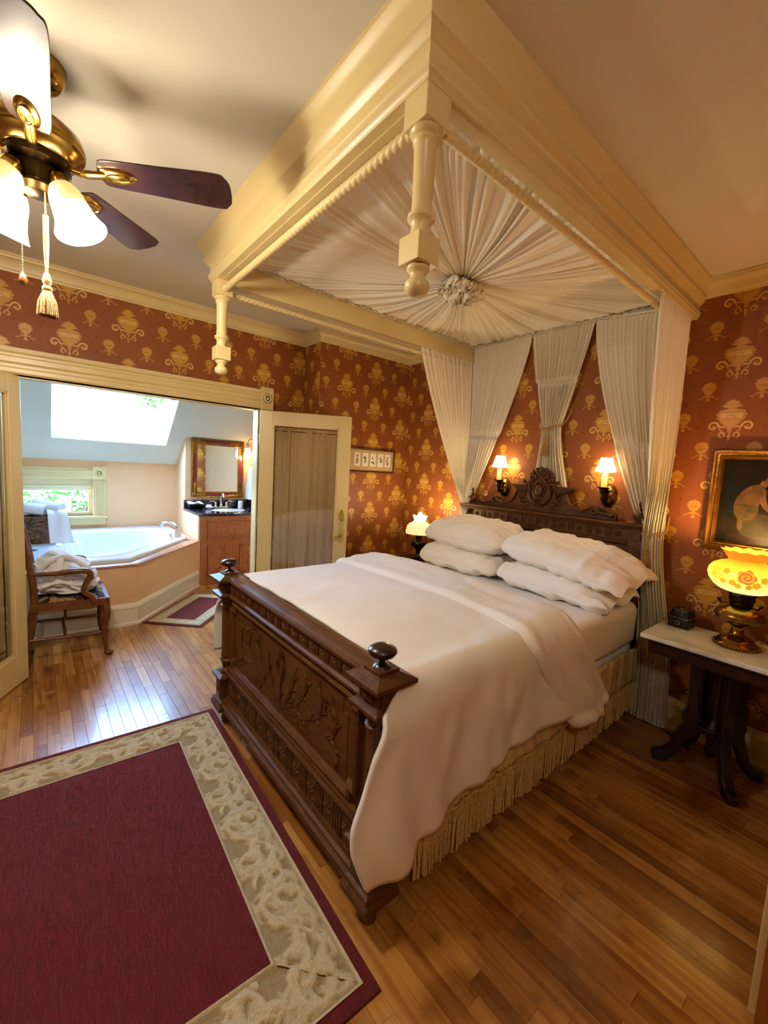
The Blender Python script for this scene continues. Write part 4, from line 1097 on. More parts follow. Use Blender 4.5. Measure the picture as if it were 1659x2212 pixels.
# headboard
HC, HY = -1.735, 3.0; hw_ = .70
q = MB(); q.box(HC - hw_, HC + hw_, HY, HY + .035, .35, 1.262); head = obj('headboard', q, DARKWOOD, bed)
for s in (-1, 1):
    q = MB(); x = HC + s * (hw_ + .005); q.box(x - .045, x + .045, HY - .022, HY + .04, .001, 1.25); po = obj('head_post', q, DARKWOOD_V, bed, bevel=0.004)
    for za_, zb_ in ((1.178, 1.238), (.86, 1.12)): q = MB(); q.box(x - .03, x + .03, HY - .03, HY - .02, za_, zb_); obj('post_tablet', q, CARVE, po, bevel=0.004)
    q = MB(); q.lathe([(.03, 1.288), (.03, 1.296), (.014, 1.303), (.03, 1.32), (.036, 1.338), (.028, 1.356), (.01, 1.366), (.016, 1.374), (.014, 1.385), (.006, 1.392), (.013, 1.405), (.01, 1.42), (0, 1.436)], (HC + (-.66 if s < 0 else .70), HY + .01, 0), 20); obj('finial', q, DARKWOOD_V, po, smooth=50)
xrun('cornice', [(HY + .04, 1.246), (HY - .02, 1.246), (HY - .026, 1.256), (HY - .04, 1.262), (HY - .046, 1.272), (HY - .052, 1.276), (HY - .052, 1.288), (HY + .045, 1.288)], HC - .752, HC + .752)
xrun('moulding', [(HY, 1.142), (HY - .02, 1.146), (HY - .026, 1.155), (HY - .02, 1.166), (HY - .008, 1.172), (HY, 1.172)], HC - .66, HC + .66, parent=head)
frieze(head, HC - .655, HC + .655, 1.172, 1.246, HY, 10, .026, 3, .007)
for s in (-1, 1):
    m_ = MB(); x0, x1 = sorted((HC + s * .03, HC + s * .63)); m_.mould([(x0, .82), (x1, .82), (x1, 1.12), (x0, 1.12)], [(0, 0), (0, .014), (.012, .018), (.03, .006), (.034, 0)], closed=True, left=True); m_.v = [(x, HY - q_, z) for x, z, q_ in m_.v]
    obj('panel_frame', m_, DARKWOOD, head, smooth=35)
# pediment
half = [(.56, 1.288), (.56, 1.325), (.545, 1.34), (.53, 1.325), (.50, 1.33), (.46, 1.345), (.43, 1.37), (.40, 1.376), (.375, 1.36), (.345, 1.345), (.30, 1.343), (.255, 1.36), (.225, 1.395), (.212, 1.43), (.205, 1.452), (.235, 1.452), (.235, 1.468), (.268, 1.478), (.268, 1.492)]
poly = half + [(-a, z) for a, z in half[::-1]]
q = MB(); q.prism(poly, lambda u, v, d: (HC + u, HY + .005 + d, v), 0, .03); ped = obj('pediment', q, DARKWOOD, head, bevel=0.004)
q = MB(); q.box(HC - .272, HC + .272, HY - .018, HY + .036, 1.478, 1.492); q.box(HC - .245, HC + .245, HY - .008, HY + .036, 1.462, 1.478); obj('pediment_cap', q, DARKWOOD, ped, bevel=0.004)
ax_, az_ = (1, 0, 0), (0, 0, 1)
for s in (-1, 1):
    m_ = MB()
    m_.tube(curve([(HC + s * .545, HY - .004, 1.318), (HC + s * .46, HY - .004, 1.335), (HC + s * .42, HY - .004, 1.36)], 10), .012, 8)
    m_.tube(spiral((HC + s * .415, HY - .004, 1.345), .006, .03, 0, s * 6.5, ax_, az_), .0085, 8)
    m_.tube(curve([(HC + s * .40, HY - .002, 1.37), (HC + s * .34, HY - .002, 1.338), (HC + s * .27, HY - .002, 1.345), (HC + s * .222, HY - .002, 1.395), (HC + s * .205, HY - .002, 1.45)], 22), .009, 8)
    for j, (u, v, a, l) in enumerate(((.12, 1.40, .5, .09), (.14, 1.38, 1.3, .075), (.10, 1.37, -.3, .09), (.15, 1.41, 2.2, .06), (.09, 1.35, -.8, .07))):
        b_ = Vector((HC + s * u, HY + .002, v)); d = Vector((math.cos(a) * s, 0, math.sin(a)))
        m_.leaf(b_, b_ + d * l, .035, (0, -1, 0), .016)
    m_.tube(spiral((HC + s * .165, HY, 1.385), .005, .028, 0, s * 5, ax_, az_), .008, 8)
    obj('scroll_carving', m_, CARVE, ped, smooth=50)
# crest cartouche
m_ = MB(); sh = [(0, 1.33), (.045, 1.36), (.07, 1.40), (.085, 1.45), (.075, 1.5), (.10, 1.53), (.085, 1.575), (.05, 1.60), (0, 1.612)]
poly = sh + [(-a, z) for a, z in sh[1:-1][::-1]]
m_.prism(poly, lambda u, v, d: (HC + u, HY - .02 + d, v), 0, .05)
crest = obj('crest', m_, DARKWOOD, head, bevel=0.012, bseg=3)
m_ = MB(); m_.ball((HC, HY - .03, 1.455), (.034, .022, .046), 18, 12)
m_.tube([(HC + .046 * math.cos(a), HY - .026, 1.455 + .06 * math.sin(a)) for a in [2 * PI * k / 28 for k in range(29)]], .008, 8)
for s in (-1, 1):
    m_.tube(spiral((HC + s * .058, HY - .028, 1.545), .006, .032, 0, s * 6.5, ax_, az_), .010, 8)
    m_.tube(curve([(HC + s * .135, HY - .014, 1.515), (HC + s * .115, HY - .02, 1.498), (HC + s * .09, HY - .024, 1.51), (HC + s * .08, HY - .024, 1.47), (HC + s * .085, HY - .022, 1.42), (HC + s * .06, HY - .022, 1.375), (HC + s * .02, HY - .022, 1.35)], 26), [.012] * 8 + [.011] * 19, 8)
    m_.ball((HC + s * .14, HY - .014, 1.518), .016, 10, 8)
for k in range(7):
    a = PI * (.08 + .84 * k / 6); d = Vector((math.cos(a), 0, math.sin(a)))
    b_ = Vector((HC, HY - .022, 1.535)) + d * .03; t_ = Vector((HC, HY - .012, 1.55)) + Vector((d.x * .105, 0, d.z * .085)); m_.leaf(b_, t_, .05, (0, -1, 0), .02); m_.ball(t_ - d * .018, (.02, .012, .018), 8, 6)
for k in range(5):
    a = -PI * (.2 + .6 * k / 4); d = Vector((math.cos(a), 0, math.sin(a))); b_ = Vector((HC, HY - .02, 1.385)); m_.leaf(b_, b_ + Vector((d.x * .07, 0, d.z * .065)), .035, (0, -1, 0), .018)
obj('crest_carving', m_, CARVE, crest, smooth=55)

# ------------------------------------------------------------------ box spring, mattress, skirt
q = MB(); q.box(-2.45, -.975, .96, 2.965, .445, .515); tag(obj('box_spring', q, SHEET, bevel=0.02), 'box spring hidden inside the fringed bed skirt', 'box spring')
q = MB(); q.box(-2.465, -.955, .955, 2.965, .518, .798)
mt_ = obj('mattress', q, SHEET, bevel=0.055, bseg=5); mt_.data.shade_smooth()
tag(mt_, 'thick mattress in a smooth white sheet under the pillows', 'mattress')
sk_ = thing('bed_skirt', 'cream bed skirt with long bullion fringe', 'bed skirt', (-.94, 2.0, .09))
def skirt_x(y): return -.938 + .004 * math.sin(y * 37) + .003 * math.sin(y * 83 + 1)
q = MB(); q.grid(220, 8, lambda u, v: (skirt_x(lerp(1.0, 2.965, u)) + .004 * math.sin(lerp(1., 2.965, u) * 260) * (1 - v) , lerp(1.0, 2.965, u), lerp(.28, .515, v)))
obj('panel', q, SKIRT, sk_, smooth=180, solid=.003)
q = MB(); q.tube([(skirt_x(lerp(1., 2.965, k / 120)) + .004, lerp(1., 2.965, k / 120), .283) for k in range(121)], .006, 6); obj('heading_cord', q, FRINGE, sk_, smooth=60)
q = MB(); rn = random.Random(5); NS = 285
for k in range(NS):
    y = lerp(1.005, 2.96, k / (NS - 1)); x = skirt_x(y) + .003; dx, dy = rn.uniform(-.004, .006), rn.uniform(-.006, .006)
    q.tube([(x, y, .285), (x + dx * .4, y + dy * .3, .2), (x + dx, y + dy, .092 + rn.uniform(0, .012))], [.0028, .0032, .0036], 5)
o = obj('fringe', q, FRINGE, sk_, smooth=60); o['kind'] = 'stuff'

# ------------------------------------------------------------------ duvet
ZT, RC = .868, .085; DXL, DXR = -2.515, -.925
DSH = [(0, 0), (.03, .07), (.06, .145), (.115, .172), (.17, .20), (.27, .222), (.33, .244), (.37, .258), (.44, .259), (.50, .24), (.56, .217), (.62, .20)]
HEM = [(.70, .31), (.85, .285), (.95, .335), (1.17, .375), (1.42, .41), (1.72, .43), (2.4, .43)]
def duvet_pt(y0, s, off=0.0, hs=None, hemz=None, seed=0.0, topdip=0.0):
    """y0 row on the top; s in [-1,1]: -1 left hem, +1 right hem; off outward offset"""
    t = (y0 - .955) / .995
    foot = math.exp(-max(0, y0 - .945) / .20)
    hw = sstep(.55, 1.0, t) if hs is None else hs
    hz = (pw(HEM, y0 - .2 * foot) if hemz is None else hemz)
    Rh = ZT - RC - hz; Lh = .42; Wt = DXR - DXL - 2 * RC; A = RC * PI / 2
    L = Lh + A + Wt + A + Rh; q_ = (s * .5 + .5) * L; wr = 0.0
    if q_ < Lh:
        d = Lh - q_; x, z, nx, nz_ = DXL - .02 * sstep(0, .3, d) - .085 * foot * sstep(0, .2, d), ZT - RC - d, -1, 0; dep = d + RC
        wr = .010 * math.sin(y0 * 17 + d * 4) * sstep(0, .25, d); ysh = -.10 * foot * sstep(0, .2, dep)
    elif q_ < Lh + A:
        a = (q_ - Lh) / RC; x, z, nx, nz_ = DXL + RC - RC * math.cos(a), ZT - RC + RC * math.sin(a), -math.cos(a), math.sin(a); dep = RC * (1 - math.sin(a)); ysh = -.10 * foot * sstep(0, .2, dep)
    elif q_ < Lh + A + Wt:
        u = (q_ - Lh - A) / Wt; x, z, nx, nz_ = DXL + RC + u * Wt, ZT, 0, 1; dep = 0; ysh = -.017 * foot * sstep(.10, .17, u) * (1 - sstep(.84, .90, u))
        z += .022 * math.sin(PI * u) * (1 - .5 * foot) + .012 * nz(x * 2.2, y0 * 2.2, seed) + .007 * nz(x * 8, y0 * 8, seed + 3) + .006 * abs(nz(x * 5 + y0 * 6, y0 * 3 - x * 2, 9)) - topdip
        z += .012 * math.exp(-((y0 - 1.0) / .12) ** 2) * math.sin(PI * u)
    else:
        rr_ = q_ - Lh - A - Wt
        if rr_ < A:
            a = rr_ / RC; x, z, nx, nz_ = DXR - RC + RC * math.sin(a), ZT - RC + RC * math.cos(a), math.sin(a), math.cos(a); d = 0; dep = RC * (1 - math.cos(a))
        else:
            d = rr_ - A; x, z, nx, nz_ = DXR, ZT - RC - d, 1, 0; dep = d + RC
        x += (.015 + .03 * foot) * sstep(.02, .12, dep) + .02 * sstep(.1, .5, dep)
        ph = y0 * 19 + 1.2 * nz(y0 * 3, dep * 2, 1.7)
        wr = (.015 * math.sin(ph) + .008 * math.sin(y0 * 43 + dep * 5)) * sstep(.06, .45, dep) + .018 * nz(y0 * 7, dep * 3, 5) * sstep(0, .1, dep) + .010 * nz(y0 * 15, dep * 7, 2) * sstep(.05, .2, dep) + .014 * foot * math.sin(y0 * 60 - dep * 6) * sstep(.15, .45, dep)
        ysh = -pw(DSH, dep) * foot + .40 * hw * max(0, dep - .03) / .5
    return (x + nx * (off + wr), y0 + ysh, z + nz_ * (off + wr * .3))
dv = MB()
NS_, NT_ = 130, 90
def smap(u): return lerp(-1, 1, u)
dv.grid(NT_, NS_, lambda t, u: duvet_pt(lerp(.945, 1.95, t ** 1.25), smap(u)))
duvet = obj('duvet', dv, DUVET, smooth=180, solid=.018)
tag(duvet, 'cream duvet spread over the bed, draped past the near bedpost', 'duvet')
fo = MB()
def fold(t, u):
    s = smap(u)
    if t < .22:
        a = t / .22 * PI; y0 = 1.95 + .035 * math.sin(a); off = .004 + .024 * (1 - math.cos(a))
    else:
        k = (t - .22) / .78; y0 = 1.95 - .30 * k - .05 * k * sstep(.35, .75, s) ; off = lerp(.052, .030, sstep(0, .85, k)) - .022 * sstep(.9, 1, k) + .006 * math.sin(k * 9 + s * 5) * (1 - k)
        off += .012 * abs(nz(s * 4, k * 3, 2.0))
    hz_ = .345 + .02 * math.sin(s * 40)
    p_ = duvet_pt(y0, s, off, hs=1.0, hemz=hz_)
    if s > .72: # crumple near the hem
        e = sstep(.80, 1.0, s); p_ = (p_[0] + .055 * e * abs(nz(p_[1] * 11, p_[2] * 9, 3)), p_[1] + .03 * e * nz(p_[1] * 9, p_[2] * 9, 8), p_[2] + .02 * e * nz(p_[1] * 14, p_[2] * 5, 2))
    return p_
fo.grid(56, 150, fold)
obj('folded_flap', fo, DUVET, duvet, smooth=180, solid=.012)

# ------------------------------------------------------------------ pillows
def pillow(label, loc, rot, a, b_, h, seed, tail=0.0):
    m_ = MB(); NU, NV = 56, 40
    def surf(sg):
        def f(u, v):
            U, V = lerp(-1, 1, u), lerp(-1, 1, v)
            tu = 1 - abs(U) ** 3.6; tv = 1 - abs(V) ** 3.0
            if tail and U > .45: tu *= 1 - tail * sstep(.45, 1, U)
            th = (max(tu, 0) * max(tv, 0)) ** .48
            x = a * U * (1 - .03 * (1 - V * V) * abs(U) ** 3) + (.05 * tail * sstep(.6, 1, U)); y = b_ * V * (1 - .03 * (1 - U * U) * abs(V) ** 3); cr_ = (U * U * V * V) ** 2; x *= 1 - .10 * cr_ * (0 if tail and U > 0 else 1); y *= 1 - .12 * cr_
            w = .5 * nz(x * 5 + seed, y * 5, seed) + .35 * nz(x * 13 + seed, y * 6 + x * 5, seed + 4)
            edge = (1 - th) * th
            z = sg * h * th * (1 if sg > 0 else .72) + .026 * w * (th ** .5) * (1 if sg > 0 else .5) + (.055 * nz(x * 22 + seed, y * 7 - x * 9, seed) + .05 * nz(x * 9 - y * 16, y * 9 + seed, 2)) * edge * 1.7 - .012 * abs(nz(x * 7 + y * 15 + seed, y * 5 - x * 3, 4)) * th + .012 * math.sin(11 * U + 7 * V + seed) * edge
            if tail: z += -.02 * sstep(.55, 1, U) + .02 * sstep(.7, 1, U) * math.sin(7 * V + seed)
            return (x, y, z)
        return f
    m_.grid(NU, NV, surf(1)); n0 = len(m_.v); m_.grid(NU, NV, surf(-1))
    k = len(m_.f) // 2
    m_.f = m_.f[:k] + [f[::-1] for f in m_.f[k:]]
    # stitch rim
    rim_ = [i * NV for i in range(NU)] + [(NU - 1) * NV + j for j in range(1, NV)] + [i * NV + NV - 1 for i in range(NU - 2, -1, -1)] + [j for j in range(NV - 2, 0, -1)]
    L_ = len(rim_)
    for i in range(L_):
        m_.f.append([rim_[i], n0 + rim_[i], n0 + rim_[(i + 1) % L_], rim_[(i + 1) % L_]]); m_.m.append(0)
    o = obj('pillow', m_, PILLOW, smooth=180); o.location = loc; o.rotation_euler = rot
    return tag(o, label, 'pillow', 'bed pillows')
pillow('lower white pillow in the left stack', (-2.10, 2.66, .882), (.04, 0, .05), .375, .25, .11, 1.3)
pillow('plump upper white pillow in the left stack', (-2.09, 2.69, 1.07), (.10, .02, .02), .37, .25, .135, 7.7)
pillow('lower white pillow in the right stack', (-1.33, 2.65, .882), (.04, .02, -.04), .385, .25, .108, 3.1, .3)
pillow('upper white pillow with a floppy open end, right stack', (-1.29, 2.67, 1.045), (.10, .11, -.05), .415, .265, .118, 5.2, .5)
# ------------------------------------------------------------------ ceiling canopy over the bed
can = thing('bed_canopy', 'cream bed canopy with crown moulding fixed to the ceiling', 'canopy', (-1.745, 1.95, 2.5))
KX0, KX1, KY0, KY1, KZ = -2.61, -.88, .80, YH, 2.553
cr = [(-.04, KZ), (0, KZ), (.004, KZ + .012), (.012, KZ + .018), (.012, KZ + .03), (.016, KZ + .036), (.006, KZ + .04), (.006, KZ + .082), (.016, KZ + .088), (.022, KZ + .1), (.034, KZ + .108), (.036, KZ + .118), (.030, KZ + .124), (.036, KZ + .146), (.05, KZ + .175), (.058, KZ + .182), (.066, KZ + .192), (.066, ZC), (-.04, ZC)]
q = MB(); q.mould([(KX1, KY1), (KX1, KY0), (KX0, KY0), (KX0, KY1)], cr + [cr[0]], left=True)
q.v = [(v[0], v[1], v[2]) for v in q.v]
obj('crown_moulding', q, TRIM, can, smooth=35)
q = MB(); q.box(KX0 + .002, KX0 + .075, KY0 + .04, KY1 - .002, KZ - .012, ZC - .002); q.box(KX1 - .055, KX1 - .002, KY0 + .04, KY1 - .002, KZ - .002, ZC - .002); q.box(KX0 + .01, KX1 - .01, KY0 + .03, KY0 + .065, KZ - .002, ZC - .002)
obj('fascia', q, TRIM, can, bevel=0.003)
# corner pendants
def pendant(x, y):
    h = .045; p_ = MB(); p_.box(x - h, x + h, y - h, y + h, 2.472, KZ + .02)
    o = obj('pendant', p_, TRIM, can, bevel=0.003)
    q = MB(); q.lathe([(.02, 2.474), (.042, 2.472), (.045, 2.464), (.04, 2.455), (.034, 2.452), (.036, 2.44), (.031, 2.432), (.028, 2.29), (.030, 2.26), (.038, 2.255), (.039, 2.245), (.032, 2.238), (.027, 2.232), (.027, 2.20), (.03, 2.195)], (x, y, 0), 28); obj('column', q, TRIM, o, smooth=40)
    h = .041; q = MB(); q.box(x - h, x + h, y - h, y + h, 2.122, 2.196); obj('block', q, TRIM, o, bevel=0.003)
    q = MB(); q.lathe([(.026, 2.124), (.032, 2.121), (.033, 2.112), (.026, 2.106), (.021, 2.098), (.022, 2.09), (.034, 2.078), (.036, 2.066), (.031, 2.052), (.018, 2.044), (0, 2.042)], (x, y, 0), 28); obj('finial', q, TRIM, o, smooth=60)
pendant(KX1 - .047, KY0 + .047); pendant(KX0 + .047, KY0 + .047)
# twisted rods
def rod(a, b_, r, lead):
    a = Vector(a); b_ = Vector(b_); d = (b_ - a); L_ = d.length; d.normalize(); s1 = d.cross(Vector((0, 0, 1))).normalized(); s2 = s1.cross(d)
    n_ = int(L_ / .0035); sg = 14; m_ = MB()
    for i in range(n_ + 1):
        l = L_ * i / n_
        for k in range(sg):
            th = 2 * PI * k / sg; rr_ = r * (.86 + .30 * abs(math.sin(th * 1.0 - PI * l / lead)))
            p_ = a + d * l + s1 * (rr_ * math.cos(th)) + s2 * (rr_ * math.sin(th)); m_.v.append(tuple(p_))
    for i in range(n_):
        for k in range(sg): m_.f.append([i * sg + k, (i + 1) * sg + k, (i + 1) * sg + (k + 1) % sg, i * sg + (k + 1) % sg]); m_.m.append(0)
    m_.f.append(list(range(sg))); m_.m.append(0); m_.f.append([n_ * sg + k for k in range(sg)][::-1]); m_.m.append(0)
    obj('twisted_rod', m_, TRIM, can, smooth=70)
rod((KX1 - .09, KY0 + .05, 2.508), (KX0 + .09, KY0 + .05, 2.508), .0155, .03)
rod((KX1 - .05, KY0 + .09, 2.508), (KX1 - .05, 3.06, 2.508), .0145, .03)
rod((KX0 + .05, KY0 + .09, 2.500), (KX0 + .05, 3.06, 2.500), .0145, .03)
# sunburst of gathered voile
CX, CY = -1.745, 1.955; ex0, ex1, ey0, ey1 = KX0 + .076, KX1 - .056, KY0 + .066, 3.065
per = 2 * ((ex1 - ex0) + (ey1 - ey0))
rn = random.Random(21); NP = 1500
def rimp(s):
    d = s * per; w, h = ex1 - ex0, ey1 - ey0
    if d < w: return (ex0 + d, ey0)
    d -= w
    if d < h: return (ex1, ey0 + d)
    d -= h
    if d < w: return (ex1 - d, ey1)
    d -= w
    return (ex0, ey1 - d)
kn = [rn.uniform(0, 6.28) for _ in range(8)]
def pleat(s):
    a = 2 * PI * s
    ph = 118 * a + 1.6 * math.sin(17 * a + kn[0]) + 1.1 * math.sin(29 * a + kn[1])
    return math.sin(ph) * (.6 + .4 * math.sin(23 * a + kn[2])) + .55 * math.sin(41 * a + kn[3]) + .35 * math.sin(67 * a + kn[4])
q = MB()
def burst(u, v):
    px_, py_ = rimp(u); t = lerp(.045, 1.0, v)
    # strands sag a little and lean into folds
    R = math.hypot(px_ - CX, py_ - CY) * t
    tw = .006 * math.sin(2 * PI * 9 * u + kn[5]) * math.sin(PI * v)
    px_, py_ = rimp((u + tw) % 1.0)
    z = 2.652 + .032 * v + .0 - .014 * math.sin(PI * v)
    amp = lerp(.0045, .0115, min(1, R / .45)) * (1 - .5 * sstep(.93, 1, v))
    return (lerp(CX, px_, t), lerp(CY, py_, t), z + amp * pleat(u))
q.grid(NP, 15, burst, wrapu=True)
obj('gathered_ceiling', q, SHEER, can, smooth=180)
# ruched heading strips round the edge
q = MB()
for k in range(520):
    u0 = k / 520; a = rimp(u0); b_ = rimp((u0 + 1.2 / 520) % 1); zz = 2.675 + rn.uniform(-.006, .006)
    da, db = rn.uniform(-.004, .004), rn.uniform(-.004, .004)
    if a[1] < ey0 + .02: continue
    q.tube([(a[0] + (CX - a[0]) * .01, a[1] + (CY - a[1]) * .01, zz), (a[0] + (CX - a[0]) * .022, a[1] + (CY - a[1]) * .018, zz - .012 + da), (b_[0] + (CX - b_[0]) * .01, b_[1] + (CY - b_[1]) * .012, zz + db)], .0035, 4)
o = obj('ruched_edge', q, SHEER, can, smooth=180); o['kind'] = 'stuff'
# rosette
q = MB()
for k in range(60):
    a = rn.uniform(0, 2 * PI); r = .115 * math.sqrt(rn.random()); c = Vector((CX + r * math.cos(a), CY + r * math.sin(a), 2.628 - .055 * (1 - (r / .11) ** 2)))
    R1 = rn.uniform(.022, .042); p0 = rn.uniform(0, 6.28); tilt = Matrix.Rotation(rn.uniform(-.7, .7), 3, 'X') @ Matrix.Rotation(rn.uniform(-.7, .7), 3, 'Y'); N1 = 26
    o0 = len(q.v)
    for i in range(N1 + 1):
        th = 2 * PI * 1.5 * i / N1 + p0; rr_ = R1 * (.25 + .75 * i / N1) * (1 + .16 * math.sin(5 * th)); 
        for e in (0, 1):
            w = rr_ * (1 + .18 * e * math.sin(9 * th)); q.v.append(tuple(c + tilt @ Vector((w * math.cos(th), w * math.sin(th), -.034 * e + .006 * math.sin(7 * th)))))
    for i in range(N1): q.f.append([o0 + 2 * i, o0 + 2 * i + 2, o0 + 2 * i + 3, o0 + 2 * i + 1]); q.m.append(0)
q.lathe([(.0, -.03), (.07, -.02), (.085, 0), (.085, .02)], (CX, CY, 2.63), 20)
obj('rosette', q, SHEER, can, smooth=180)

# ------------------------------------------------------------------ drapes tied with tasselled cords
def tassel(name, p, L_, parent=None, r=.02):
    m_ = MB(); x, y, z = p
    m_.lathe([(.004, .03), (.008, .024), (.012, .01), (.013, 0), (.009, -.012), (.014, -.016), (.014, -.026), (.010, -.03)], (x, y, z), 12)
    rn_ = random.Random(int(abs(x * 1000)))
    for k in range(34):
        a = 2 * PI * k / 34; r0 = .009; r1 = r * (.9 + .2 * rn_.random())
        m_.tube([(x + r0 * math.cos(a), y + r0 * math.sin(a), z - .026), (x + r1 * .85 * math.cos(a), y + r1 * .85 * math.sin(a), z - .03 - L_ * .45), (x + r1 * math.cos(a), y + r1 * math.sin(a), z - .03 - L_ * (1 + .05 * rn_.random()))], .0026, 5)
    return obj(name, m_, GOLDCORD, parent, smooth=60)
def drape(name, label, top, tie, tw_, bot, bw, npl, seed, ts=1.25, sweep=(0, 0), nu=300, depth=.02, cordback=None, tas=True, cmap=None, bulge=0.0):
    """top: polyline of points (gathered heading); tie centre, half width vector; bottom centre, half width vector"""
    root = thing(name, label, 'curtain', (bot[0], bot[1], bot[2]))
    P = [Vector(p_) for p_ in top]; seg = [0]
    for a, b_ in zip(P[:-1], P[1:]): seg.append(seg[-1] + (b_ - a).length)
    def tp(u):
        d = u * seg[-1]
        for i in range(len(P) - 1):
            if d <= seg[i + 1] + 1e-9:
                k = (d - seg[i]) / (seg[i + 1] - seg[i]); t = (P[i + 1] - P[i]).normalized(); return P[i].lerp(P[i + 1], k), Vector((-t.y, t.x, 0))
        return P[-1], Vector((0, -1, 0))
    rn_ = random.Random(seed); ph = [rn_.uniform(0, 6.28) for _ in range(5)]
    tie = Vector(tie); tw_ = Vector(tw_); bot = Vector(bot); bw = Vector(bw); NV = 46; vt = .60
    def wav(u): return math.sin(2 * PI * npl * u + 1.2 * math.sin(2 * PI * 3 * u + ph[0])) * .7 + .4 * math.sin(2 * PI * npl * .43 * u + ph[1]) + .2 * math.sin(2 * PI * npl * 2.1 * u + ph[2])
    m_ = MB()
    def f(u, v):
        p0, n0 = tp(u); c = pw(cmap, u) if cmap else 2 * u - 1
        pt = tie + tw_ * c + Vector((0, -.04 * sstep(.55, .75, u) if cmap else 0, 0)); back = Vector((0, -1, 0)); nt_ = back
        if v < vt:
            k = v / vt; s_ = k ** ts
            pos = p0.lerp(pt, s_); pos.z = lerp(p0.z, pt.z, k)
            nn = n0.lerp(nt_, s_).normalized() if (n0.lerp(nt_, s_)).length > .01 else nt_
            amp = lerp(.009, .016 + depth * .3, k) * (1 + .3 * math.sin(3 * k + ph[3])) * (.35 + .65 * sstep(0, .06, k))
            if bulge: pos += nn * bulge * math.sin(PI * k) 
        else:
            k = (v - vt) / (1 - vt); pb = bot + bw * c; s_ = sstep(0, 1, min(1, k * 1.3)) * .75 + k * .25
            pos = pt.lerp(pb, s_); pos.z = lerp(pt.z, pb.z, k); nn = nt_; amp = lerp(.016 + depth * .3, depth, k)
        return pos + nn * (amp * wav(u) + (depth * .8 * (1 - c * c) if v > .3 else 0) * sstep(.3, vt, v) * (1 - .7 * sstep(vt, 1, v)))
    m_.grid(nu, NV, f)
    obj('panel', m_, SHEER_D, root, smooth=180)
    h = MB(); n_ = 160; pts = [tp(k / n_)[0] for k in range(n_ + 1)]
    h.tube([(p_.x, p_.y, p_.z + .012 + .003 * math.sin(k * 1.7)) for k, p_ in enumerate(pts)], [.010 + .003 * math.sin(k * 2.3) for k in range(n_ + 1)], 7)
    obj('ruffled_heading', h, SHEER_D, root, smooth=180)
    if tas:
        fr = tie + Vector((0, -depth - .05, 0)); cb = Vector(cordback) if cordback else tie + tw_ * 1.25 + Vector((0, .02, .05))
        wl = tw_.length
        a0 = tie - tw_ * 1.15 + Vector((0, .0, .012)); a1 = tie + tw_ * 1.15 + Vector((0, .0, .012))
        c_ = MB(); c_.tube(curve([tuple(a0 + Vector((0, .02, .01))), tuple(a0), tuple(tie - tw_ * .55 + Vector((0, -depth - .042, -.012))), tuple(fr + Vector((0, 0, -.022)))], 20), .0065, 8)
        c_.tube(curve([tuple(fr + Vector((0, 0, -.022))), tuple(tie + tw_ * .6 + Vector((0, -depth - .04, -.0))), tuple(a1), tuple(cb)], 24), .0065, 8)
        c_.lathe([(.0, -.012), (.012, -.01), (.013, .01), (0, .012)], tuple(fr + Vector((0, -.004, -.022))), 12, Matrix.Rotation(PI / 2, 4, 'Y'))
        tb = obj('tieback', c_, GOLDCORD, root, smooth=60)
        dn = MB(); dn.tube([tuple(fr + Vector((0, -.004, -.03))), tuple(fr + Vector((.003, -.006, -.075)))], .004, 6); obj('cord_drop', dn, GOLDCORD, tb)
        tassel('tassel', tuple(fr + Vector((.003, -.006, -.10))), .085, tb, .024)
    return root
drape('canopy_drape', 'left sheer canopy drape gathered behind the headboard finial', [(-2.545, 2.38, 2.665), (-2.545, 3.062, 2.665), (-1.965, 3.062, 2.665)], (-2.50, 3.055, 1.29), (.05, .0, 0), (-2.53, 3.06, .03), (.09, 0, 0), 46, 3, 1.25, depth=.012, nu=420, tas=False)
drape('canopy_drape', 'middle sheer drape tied with a gold tassel above the crest', [(-1.955, 3.062, 2.665), (-1.475, 3.062, 2.665)], (-1.725, 3.05, 1.94), (.075, 0, 0), (-1.69, 3.066, 1.05), (.17, .0, 0), 22, 5, 1.15, depth=.018, cordback=(-1.60, 3.10, 2.06))
drape('canopy_drape', 'right sheer drape tied with a gold tassel by the painting', [(-1.47, 3.062, 2.665), (-.90, 3.062, 2.62), (-.888, 2.52, 2.545)], (-.955, 3.035, 1.24), (.06, .0, 0), (-.86, 3.04, .02), (.10, 0, 0), 40, 8, 1.5, depth=.03, nu=460, cordback=(-.895, 3.10, 1.345), cmap=[(0, -1), (.51, 1.0), (1, -.5)])
# ------------------------------------------------------------------ lamps and sconces
WARM = (1.0, .80, .52)
GLOW = mat('lit_white_glass', '#fff4e0', 0.4, emit='#ffe2b0', estr=22.0)
GLOWSHADE = mat('lit_fabric_shade', '#fff0d8', 0.6, emit='#ffdca8', estr=9.0)
HOBNAIL = mat('lit_hobnail_glass', '#f4e8c8', 0.25, emit='#ffd890', estr=0.35)
CHIMNEY = glass_mat('lamp_chimney')
